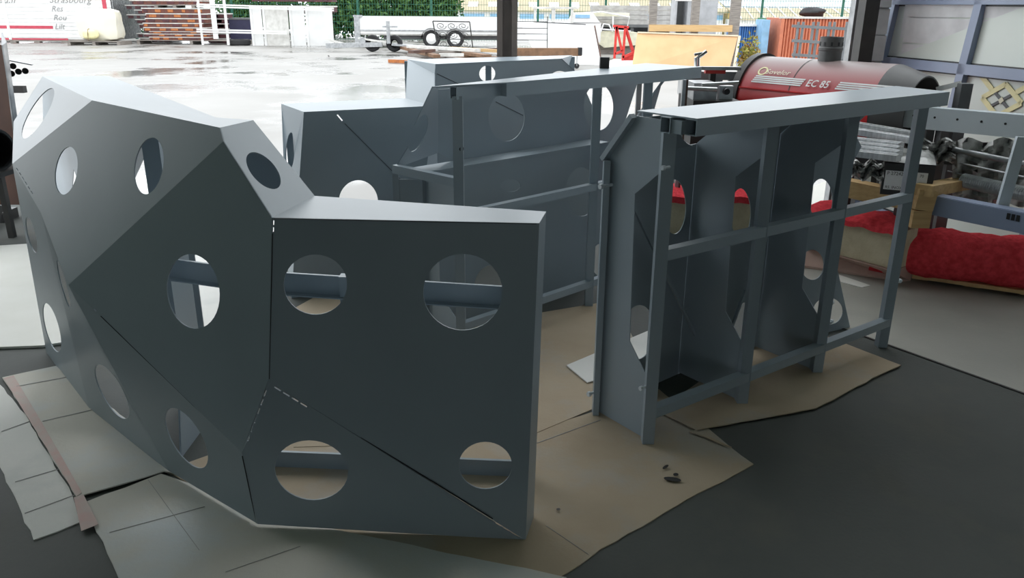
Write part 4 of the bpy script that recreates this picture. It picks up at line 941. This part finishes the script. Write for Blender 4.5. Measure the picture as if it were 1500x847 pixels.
# a axis points: angle 90 deg = up
build('upper_shell', arc([(0.03, RH), (L1*.42, RH), (L1, RH)], 0, 360, 48), 'heater_red', tt, smooth=True)
build('lower_shell', arc([(0.03, RH+.003), (L1, RH+.003)], 163, 377, 40), 'red', tt, smooth=True)
build('seam_band', arc([(L1*.42, RH+.002), (L1*.42+.006, RH+.002)], 0, 180), 'dark_steel', tt)
build('rim', MB().lathe(HA, hx_, [(-.02, RH+.008), (-.02, RH+.02), (.035, RH+.02), (.035, RH)], 44), 'dark_steel', tt, smooth=True)
build('intake_grille', MB().lathe(HA, hx_, [(-.01, 0), (-.01, RH+.008)], 32), 'black', tt)
build('outlet', MB().lathe(HA, hx_, [(L1, RH), (L1+.02, RH*.985), (HL, RH*.80), (HL, RH*.77), (L1+.05, RH*.76)], 40), 'pipegrey', tt, smooth=True)
build('outlet_core', MB().lathe(HA, hx_, [(L1+.05, RH*.76), (L1+.05, 0)], 32), 'black', tt)
side = V((hx_.y, -hx_.x, 0)); side = side if side.dot(O-HA) > 0 else -side
build('side_ledge', MB().beam(HA+hx_*.04+side*(RH+.004)*.95+V((0, 0, .098)), HA+hx_*L1+side*(RH+.004)*.95+V((0, 0, .098)), .02, .01), 'red', tt)
def hpt(s, ang, r=RH+.004): return HA+hx_*s+side*(r*math.cos(math.radians(ang)))+V((0, 0, r*math.sin(math.radians(ang))))
for s0, s1 in ((.12, L1*.42+.08), (L1*.42+.33, L1*.42+.8)):
    for kk in range(4):
        a0 = 27+kk*2.8; mb = MB(); sh = kk*.006
        mb.add([hpt(s0+sh, a0), hpt(s1+sh, a0), hpt(s1+sh, a0+2.0), hpt(s0+sh, a0+2.0)], [(0, 1, 2, 3)]); build('stripe', mb, 'cream' if 0 else 'lettering_white', tt)
o = hpt(L1*.42+.12, 27, RH+.012); upv = (hpt(.5, 38)-hpt(.5, 23)).normalized(); text('lettering', 'EC 85', 'lettering_white', tt, o, hx_, upv, .07, .2, wd=.95, bold=.012)
o = hpt(.20, 40, RH+.008); upv = (hpt(.5, 54)-hpt(.5, 40)).normalized(); text('lettering', 'Sovelor', 'cream', tt, o, hx_, upv, .062, .15, wd=1.0, depth=.002)
o = hpt(.17, 45, RH+.002); build('emblem', MB().lathe(o, (o-HA-hx_*.17), [(0, .026), (0, .038)], 18), 'yellow', tt)
c = AY(1211, 88, 0+lerp(HA, HB, .42).y); c = HA+hx_*(HL*.44)+V((0, 0, RH-.02))
fl_ = build('flue', MB().lathe(c, (0, 0, 1), [(0, .075), (.08, .075), (.085, .079), (.1, .079), (.105, .075), (.17, .075), (.17, .068), (.02, .068)], 28), 'pipegrey', tt, smooth=True)
for k in range(10):
    g = k*math.pi/5; p = c+V((math.cos(g)*.0765, math.sin(g)*.0765, .125)); build('vent_slot', MB().obox(p, V((-math.sin(g), math.cos(g), 0))*.006, V((math.cos(g), math.sin(g), 0))*.001, V((0, 0, .012))), 'black', fl_)
for s in (.25, L1-.15):
    p = HA+hx_*s; q = V((p.x, p.y, 0))
    for sg in (1, -1): build('leg', MB().beam(q+side*.25*sg, p+side*.2*sg-V((0, 0, .2)), .04, .04), 'dark_steel', tt)
# blue-grey window frames leaning on the right wall
def wplane():
    b0 = V((2.98, 6.25, 0)); b1 = V((3.42, 4.35, 0)); return b0, b1
wb0_, wb1_ = wplane(); we = (wb1_-wb0_).normalized(); wnn = V((we.y, -we.x, 0)); wnn = wnn if wnn.dot(O-wb0_) > 0 else -wnn
wup = (V((0, 0, 1))-wnn*.09).normalized()
nW = we.cross(wup).normalized()
def WP(px, py): return AP(px, py, wb0_, nW)
def wc(px, py):
    p = WP(px, py)-wb0_; return p.dot(we), p.dot(wup)
def WL(s, z, d=0): return wb0_+we*s+wup*z+wnn*d
tt = thing('window_frame', 'blue-grey window frame with glazed panes leaning at the right', 'window', WL(.8, 0).to_tuple())
s0, z0 = wc(1306, 45); sm, _ = wc(1430, 50); _, zt0 = wc(1400, 4); _, zm_ = wc(1360, 96); s1 = sm+(sm-s0)
def fr(sa, za, sb, zb, wv=.07, dp=.06, nm='frame_bar'): return build(nm, MB().beam(WL(sa, za, .02), WL(sb, zb, .02), dp, wv, up=wup if abs(sa-sb) > abs(za-zb) else we), 'blueframe', tt)
zt1 = zt0+.02; zb1 = zm_
for s in (s0, sm, s1): fr(s, .02, s, zt1+.5)
for z in (.05, zb1, zt1): fr(s0, z, s1, z)
for (sa, sb) in ((s0, sm), (sm, s1)):
    for (za, zb) in ((.05, zb1), (zb1, zt1), (zt1, zt1+.5)):
        g = build('pane', MB().prism([WL(sa+.035, za+.035, 0), WL(sb-.035, za+.035, 0), WL(sb-.035, zb-.035, 0), WL(sa+.035, zb-.035, 0)], wnn*.006), 'glass', tt)
        for e in (za+.04, zb-.04): build('gasket', MB().beam(WL(sa+.04, e, .012), WL(sb-.04, e, .012), .01, .01, up=wup), 'black', g)
# yellow inlay on the lower right pane
cs_, cz_ = wc(1469, 147); 
def dia(r, wv, d, m, nm):
    pts = [(cs_+r*1.6, cz_), (cs_, cz_+r), (cs_-r*1.6, cz_), (cs_, cz_-r)]
    for i in range(4):
        p, q = pts[i], pts[(i+1) % 4]; build(nm, MB().beam(WL(*p, d), WL(*q, d), .006, wv, up=wup), m, tt)
dia(.105, .034, .012, 'yellow', 'inlay_strip')
build('inlay_strip', MB().obox(WL(cs_, cz_, .013), (we+wup)*.012, (we-wup)*.012, wnn*.003), 'cream', tt)
for sg in (1, -1):
    build('inlay_strip', MB().beam(WL(cs_+sg*.1, cz_+.06, .012), WL(cs_+sg*.24, cz_+.15, .012), .006, .034, up=wup), 'yellow', tt)
    build('inlay_strip', MB().beam(WL(cs_-sg*.085, cz_-.052, .011), WL(cs_+sg*.085, cz_+.052, .011), .004, .02, up=wup), 'greydark', tt)
# grey beam with holes on a steel rack, leaning frame
Yu = 4.75
b0 = AY(1250, 157, 5.3); b1 = AY(1560, 197, 4.5); bz = (b0.z+b1.z)/2; b0.z = b1.z = bz
tt = thing('steel_box_beam', 'long pale grey steel box beam with a row of small holes, right edge', 'beam', ((b0+b1)/2).to_tuple()[:2]+(bz-.065,))
build('profile', MB().beam(b0, b1, .09, .13), 'paint_light', tt)
bd = (b1-b0).normalized(); bn = V((bd.y, -bd.x, 0)); bn = bn if bn.dot(O-b0) > 0 else -bn
for x in (1307, 1338, 1369, 1402, 1437, 1472):
    p = AP(x, 170+(x-1338)*.113, b0+bn*.046, bn); p.z = bz+.01; build('hole', MB().lathe(p, bn, [(0, 0), (.001, .007)], 12), 'blackhole', tt)
t3 = thing('steel_rack', 'dark steel rack carrying the pale grey box beam', 'rack', (AY(1385, 260, 5.0).x, 5.0, 0))
for f_ in (.40, .47):
    p = lerp(b0, b1, f_)+V((0, 0, -.066)); build('post', MB().beam(V((p.x, p.y, 0)), p, .07, .05), 'greydark', t3)
q0, q1 = lerp(b0, b1, .4)-bn*.06, lerp(b0, b1, .95)-bn*.06
for zz in (.72,): build('rail', MB().beam(V((q0.x, q0.y, zz)), V((q1.x, q1.y, zz)), .04, .05), 'greydark', t3)
# second post pieces above the beam
p = AP(1410, 140, b0-bn*.2, bn); t4 = thing('steel_upright', 'dark steel upright with pale strut between the beam and the window', 'post', (p.x, p.y, 0))
build('upright', MB().beam(V((p.x, p.y, 0)), V((p.x, p.y, AP(1410, 122, b0-bn*.2, bn).z)), .07, .07), 'greydark', t4)
build('strut', MB().beam(AP(1372, 131, b0-bn*.2, bn), AP(1408, 122, b0-bn*.2, bn), .02, .03), 'white', t4)
# aluminium profiles (bundle)
for i, (x0_, y0_, x1_, y1_, Ya, Yb_) in enumerate([(1240, 181, 1345, 199, 4.95, 4.6), (1250, 192, 1340, 206, 4.85, 4.5), (1252, 206, 1320, 214, 4.7, 4.45), (1250, 212, 1318, 220, 4.65, 4.4), (1250, 218, 1318, 226, 4.6, 4.36), (1248, 224, 1316, 232, 4.55, 4.32)]):
    a, b = AY(x0_, y0_, Ya), AY(x1_, y1_, Yb_); t5 = thing('aluminium_profile', 'bare aluminium profile, %s of the bundle left of the black box' % ['top', 'second', 'third', 'fourth', 'fifth', 'lowest'][i], 'profile', ((a+b)/2-V((0, 0, .02))).to_tuple(), 'aluminium profiles in a bundle')
    build('body', MB().beam(a, b, .055, .034), 'alu', t5); build('rib', MB().beam(a+V((0, 0, .019)), b+V((0, 0, .019)), .02, .006), 'alu', t5)
# black box with printed label, film on top
Yx_ = 4.4
F = [AY(1290, 276, Yx_), AY(1355, 289, Yx_-.1), AY(1367, 252, Yx_-.1), AY(1296, 223, Yx_)]
Bk = [p+V((.22, .3, 0)) for p in F]
zlow = F[1].z-.006
t6 = thing('black_box', 'black box wrapped in film with a white printed label, on the timbers', 'box', ((F[0]+F[1])/2).to_tuple()[:2]+(zlow,))
e_ = (F[1]-F[0]); e_.z = 0; e_.normalize(); dp_ = V((-e_.y, e_.x, 0)); dp_ = dp_ if dp_.y > 0 else -dp_
wdt = (AY(1367, 252, Yx_-.1)-AY(1296, 223, Yx_)); wl = V((wdt.x, wdt.y, 0)).length; e_ = V((wdt.x, wdt.y, 0)).normalized(); dp_ = V((-e_.y, e_.x, 0))
o0 = V((F[0].x, F[0].y, zlow)); hh = .175
def bp(u, v, z): return o0+e_*u+dp_*v+V((0, 0, z))
t6.location = o0
build('body', MB().hexa([bp(0, 0, 0), bp(wl, 0, 0), bp(wl, .36, 0), bp(0, .36, 0), bp(0, 0, hh), bp(wl, 0, hh), bp(wl+.02, .36, hh+.02), bp(0, .36, hh+.02)]), 'black', t6)
fm = MB(); n = 8; rnd = random.Random(2)
for i in range(n+1):
    for j in range(n+1): fm.v.append(bp(wl*i/n, .36*j/n, hh+.006+.02*j/n+(rnd.uniform(0, .03) if 0 < i < n and 0 < j <= n else 0)))
for i in range(n):
    for j in range(n): q = i*(n+1)+j; fm.f.append((q, q+n+1, q+n+2, q+1))
build('film', fm, 'film', t6, smooth=True)
lb = build('label', MB().prism([bp(.012, -.002, .03), bp(wl-.03, -.002, .03), bp(wl-.03, -.002, .135), bp(.012, -.002, .135)], dp_*-.001), 'label', t6)
for s_, u, z, sz in (('P 272421', .02, .112, .026), ('RS. INOX', .02, .036, .022), ('fe', .145, .085, .018), ('BOS', .16, .055, .024), ('70', wl-.07, .11, .022)):
    text('print', s_, 'ink', lb, bp(u, -.0045, z), e_, (0, 0, 1), sz, wd=.95, depth=.0)
# timbers
def timber(p, q, w, h, label, m='wood', up=(0, 0, 1)):
    return build('timber_block', MB().beam(p, q, w, h, up), m, label=label, category='timber', group='pale timbers on the carpets')
zt_ = zlow-.055
timber(AY(1228, 272, 4.85), AY(1345, 296, 4.6), .1, .10, 'pale timber beam lying under the black box')
timber(V((AY(1347, 300, 4.3).x, 4.3, AY(1347, 331, 4.3).z)), V((AY(1347, 300, 4.3).x, 4.3, AY(1347, 306, 4.3).z)), .10, .10, 'short timber block standing under the channel end, lower', up=(0, 1, 0))
timber(V((AY(1347, 300, 4.3).x, 4.3, AY(1347, 305, 4.3).z)), V((AY(1350, 300, 4.3).x, 4.3, AY(1350, 276, 4.3).z)), .10, .11, 'timber block standing on the lower one, touching the channel', up=(0, 1, 0))
timber(AY(1352, 279, 4.25), AY(1424, 266, 4.75), .09, .06, 'flat timber slanting away over the channel')
# steel channel, ribbed roller, rods, leaning flat bar
ch0, ch1 = AY(1362, 295, 4.3), AY(1560, 345, 3.75); ch1.z = ch0.z = (ch0.z+ch1.z)/2
t7 = thing('steel_channel', 'blue-grey steel channel resting on the timber block, right edge', 'channel', ((ch0+ch1)/2).to_tuple()[:2]+(ch0.z-.05,))
build('web', MB().beam(ch0, ch1, .012, .10), 'blueframe', t7)
cd = (ch1-ch0).normalized(); cn = V((-cd.y, cd.x, 0)); cn = cn if cn.y > 0 else -cn
for z in (.048, -.048): build('flange', MB().beam(ch0+cn*.04+V((0, 0, z)), ch1+cn*.04+V((0, 0, z)), .08, .01), 'blueframe', t7)
for k in range(3): 
    p = AP(1477+k*7, 317+k*1.5, ch0-cn*.008, cn); build('slot', MB().obox(p, cd*.008, cn*.001, V((0, 0, .016))), 'black', t7)
r0, r1_ = AY(1408, 276, 4.55), AY(1540, 303, 4.05); r0.z = r1_.z = ch0.z+.085
prof = [(0, 0)]; LL = (r1_-r0).length; nR_ = 40
for k in range(nR_): prof += [(LL*k/nR_, .035), (LL*(k+.5)/nR_, .041)]
prof.append((LL, 0))
build('ribbed_duct', MB().lathe(r0, r1_-r0, prof, 16), 'galv', label='ribbed metal duct lying on the blue-grey channel', category='duct')
for i, (p, q, rr) in enumerate([((1396, 219), (1560, 252), .016), ((1392, 236), (1520, 264), .006), ((1388, 251), (1520, 284), .006)]):
    a, b = AY(*p, 4.62), AY(*q, 4.22); build('steel_rod', MB().tube([a, b], rr, 12), 'galv', smooth=True, label=['thick steel rod right of the black box', 'thin steel rod, upper of the two below the thick rod', 'thin steel rod, lower of the two below the thick rod'][i], category='rod', group='steel rods right of the black box')
a, b = AY(1497, 203, 4.1), AY(1476, 275, 4.1); dv = (b-a).normalized(); b = a+dv*((a.z-.60)/-dv.z)
build('flat_bar', MB().beam(a+(a-b)*.02, b, .06, .02, up=(0, 1, 0)), 'paint_light', label='pale grey flat bar leaning steeply at the right edge', category='bar')
# plastic film behind
def film(px, Y, label, seed):
    rnd = random.Random(seed); mb = MB(); (x0_, y0_, x1_, y1_) = px; n, m_ = 14, 14
    for i in range(n+1):
        for j in range(m_+1):
            p = AY(x0_+(x1_-x0_)*i/n, y0_+(y1_-y0_)*j/m_+4*math.sin(i*.9+seed), Y+.05*math.sin(i*1.3+j*.7)+rnd.uniform(-.03, .03)); p.z = max(p.z, .02); mb.v.append(p)
    for i in range(n):
        for j in range(m_): q = i*(m_+1)+j; mb.f.append((q, q+1, q+m_+2, q+m_+1))
    return build('plastic_film', mb, 'film', smooth=True, label=label, category='plastic film', group='crumpled film over the rack')
film((1330, 205, 1400, 240), 4.6, 'crumpled clear film draped behind the black box', 1)
film((1395, 205, 1500, 300), 4.62, 'crumpled grey film hanging below the pale box beam', 2)
film((1245, 236, 1295, 262), 4.3, 'grey film heap beside the black box', 3)
# carpets, foam, boards on a pallet
def roll(p, q, rw, rh, name, label, m, seed=0, n=18, k=24, cat='carpet'):
    rnd = random.Random(seed); p, q = V(p), V(q); d = (q-p).normalized(); a = V((d.y, -d.x, 0)); mb = MB()
    for i in range(n+1):
        c = lerp(p, q, i/n); s = 1+.04*math.sin(i*.9+seed)
        for j in range(k):
            t = 2*math.pi*j/k; cx_, sx_ = math.cos(t), math.sin(t)
            kk = (abs(cx_)**2.6+abs(sx_)**2.6)**(-1/2.6); mb.v.append(c+a*rw*s*kk*cx_+V((0, 0, rh*s*kk*sx_+.008*math.sin(i*1.7+j))))
    for i in range(n):
        for j in range(k): mb.f.append((i*k+j, i*k+(j+1) % k, (i+1)*k+(j+1) % k, (i+1)*k+j))
    mb.f.append(tuple(range(k))); mb.f.append(tuple(n*k+j for j in range(k))[::-1])
    return build(name, mb, m, smooth=True, label=label, category=cat)
g0 = G(1322, 412); g1 = G(1530, 443)
dz = V((0, 0, .19))
u0, u1 = AY(1322, 372, g0.y), AY(1560, 400, g1.y)
roll(u0+V((-.12, .16, 0)), u1+V((0, .14, 0)), .17, (AY(1322, 333, g0.y+.1).z-AY(1322, 405, g0.y).z)/2, 'carpet_roll', 'thick folded red carpet at the right edge', 'carpet', 1)
zb_ = AY(1322, 405, g0.y).z
pt = thing('pallet', 'dark wooden pallet under the red carpet at the right', 'pallet', ((g0+g1)/2+V((0, .2, 0))).to_tuple())
gd = (g1-g0).normalized(); gn = V((-gd.y, gd.x, 0))
zz = max(.06, zb_-.012)
for k in range(4): build('deck_board', MB().beam(g0+gn*(.05+k*.14)+V((0, 0, zz-.02))+gd*.05, g1+gn*(.05+k*.14)+V((0, 0, zz-.02)), .1, .022), 'wood', pt)
for f_ in (.12, .5, .9): build('block', MB().beam(lerp(g0, g1, f_)+gn*.08+V((0, 0, (zz-.03)/2)), lerp(g0, g1, f_)+gn*.5+V((0, 0, (zz-.03)/2)), .09, zz-.034), 'wood', pt)
# foam block with carpet on top, left
Yf0 = AY(1240, 370, 4.35)
fa, fb = AY(1180, 345, 5.1), AY(1316, 362, 4.6)
zf0, zf1 = AY(1275, 384, 4.75).z, AY(1275, 331, 4.75).z
fd_ = V((fb.x-fa.x, fb.y-fa.y, 0)); fn_ = V((-fd_.y, fd_.x, 0)).normalized()
def fq(a, z): return V((a.x, a.y, z))
build('foam_block', MB().prism([fq(fa, zf0), fq(fb, zf0), fq(fb, zf0)+fn_*.2, fq(fa, zf0)+fn_*.2], (0, 0, zf1-zf0)), 'foam', label='beige felt underlay stack below the red carpet edge', category='underlay')
n = 20; mb = MB(); rnd = random.Random(5)
for i in range(n+1):
    for j, (off, dz_) in enumerate(((-.03, -.02), (-.03, .01), (0, .035), (.12, .05), (.24, .04))):
        p = fq(lerp(fa, fb, i/n), zf1)+fn_*off+V((0, 0, dz_+.006*math.sin(i*1.1)+rnd.uniform(-.004, .004)+(.004 if j > 1 else 0))); mb.v.append(p)
for i in range(n):
    for j in range(4): q = i*5+j; mb.f.append((q, q+5, q+6, q+1))
build('carpet_fold', mb, 'carpet', smooth=True, label='red carpet laid over the beige underlay stack', category='carpet')
pf0, pf1 = G(1140, 388), G(1322, 414); pk0, pk1 = fq(fa, 0)+fn_*.22, fq(fb, 0)+fn_*.22
pt0, pt1 = fq(fa, zf0-.004)-fn_*.02, fq(fb, zf0-.004)-fn_*.02
build('underlay_board', MB().add([pf0+V((0,0,.004)), pf1+V((0,0,.004)), pf1+V((0,0,.02)), pf0+V((0,0,.02)), pt0, pt1, fq(pk0, zf0-.004), fq(pk1, zf0-.004), pk0+V((0,0,.004)), pk1+V((0,0,.004))],
      [(0,1,2,3), (3,2,5,4), (4,5,7,6), (6,7,9,8), (8,9,1,0), (0,3,4,6,8), (1,9,7,5,2)]), 'pinkboard', label='pinkish felt boards on the floor below the underlay stack', category='underlay')

tb_ = lerp(fa, fb, .62)+fn_*.17; tb_.z = zf1+.056
t5 = thing('profile_trestle', 'black steel support under the aluminium profile bundle', 'support', tb_.to_tuple())
za = AY(1285, 236, 4.5).z-.05
p0_, p1_ = tb_-fd_.normalized()*.25, tb_+fd_.normalized()*.12
for p in (p0_, p1_): build('leg', MB().beam(p, V((p.x, p.y, za)), .05, .05), 'black', t5)
build('beam', MB().beam(V((p0_.x, p0_.y, za))-fd_.normalized()*.1, V((p1_.x, p1_.y, za))+fd_.normalized()*.1, .26, .09), 'black', t5)

# second underlay stack, seen through the holes of the open frame
ya = 5.08
x0_, x1_ = AY(968, 300, ya).x, AY(1112, 300, ya).x; z1_ = AY(1040, 292, ya).z
build('foam_block', MB().box(x0_, x1_, ya, ya+.28, .003, z1_), 'foam', label='beige underlay block behind the open frame, seen through its left holes', category='underlay')
mb = MB(); n = 14
for i in range(n+1):
    for j, (off, dz_) in enumerate(((-.015, -.03), (-.02, .012), (.03, .04), (.15, .05), (.29, .04))):
        mb.v.append(V((x0_+(x1_-x0_)*i/n, ya+off, z1_+dz_+.006*math.sin(i*1.3)+.005)))
for i in range(n):
    for j in range(4): q = i*5+j; mb.f.append((q, q+5, q+6, q+1))
build('carpet_fold', mb, 'carpet', smooth=True, label='red carpet piece on the underlay block behind the open frame', category='carpet')
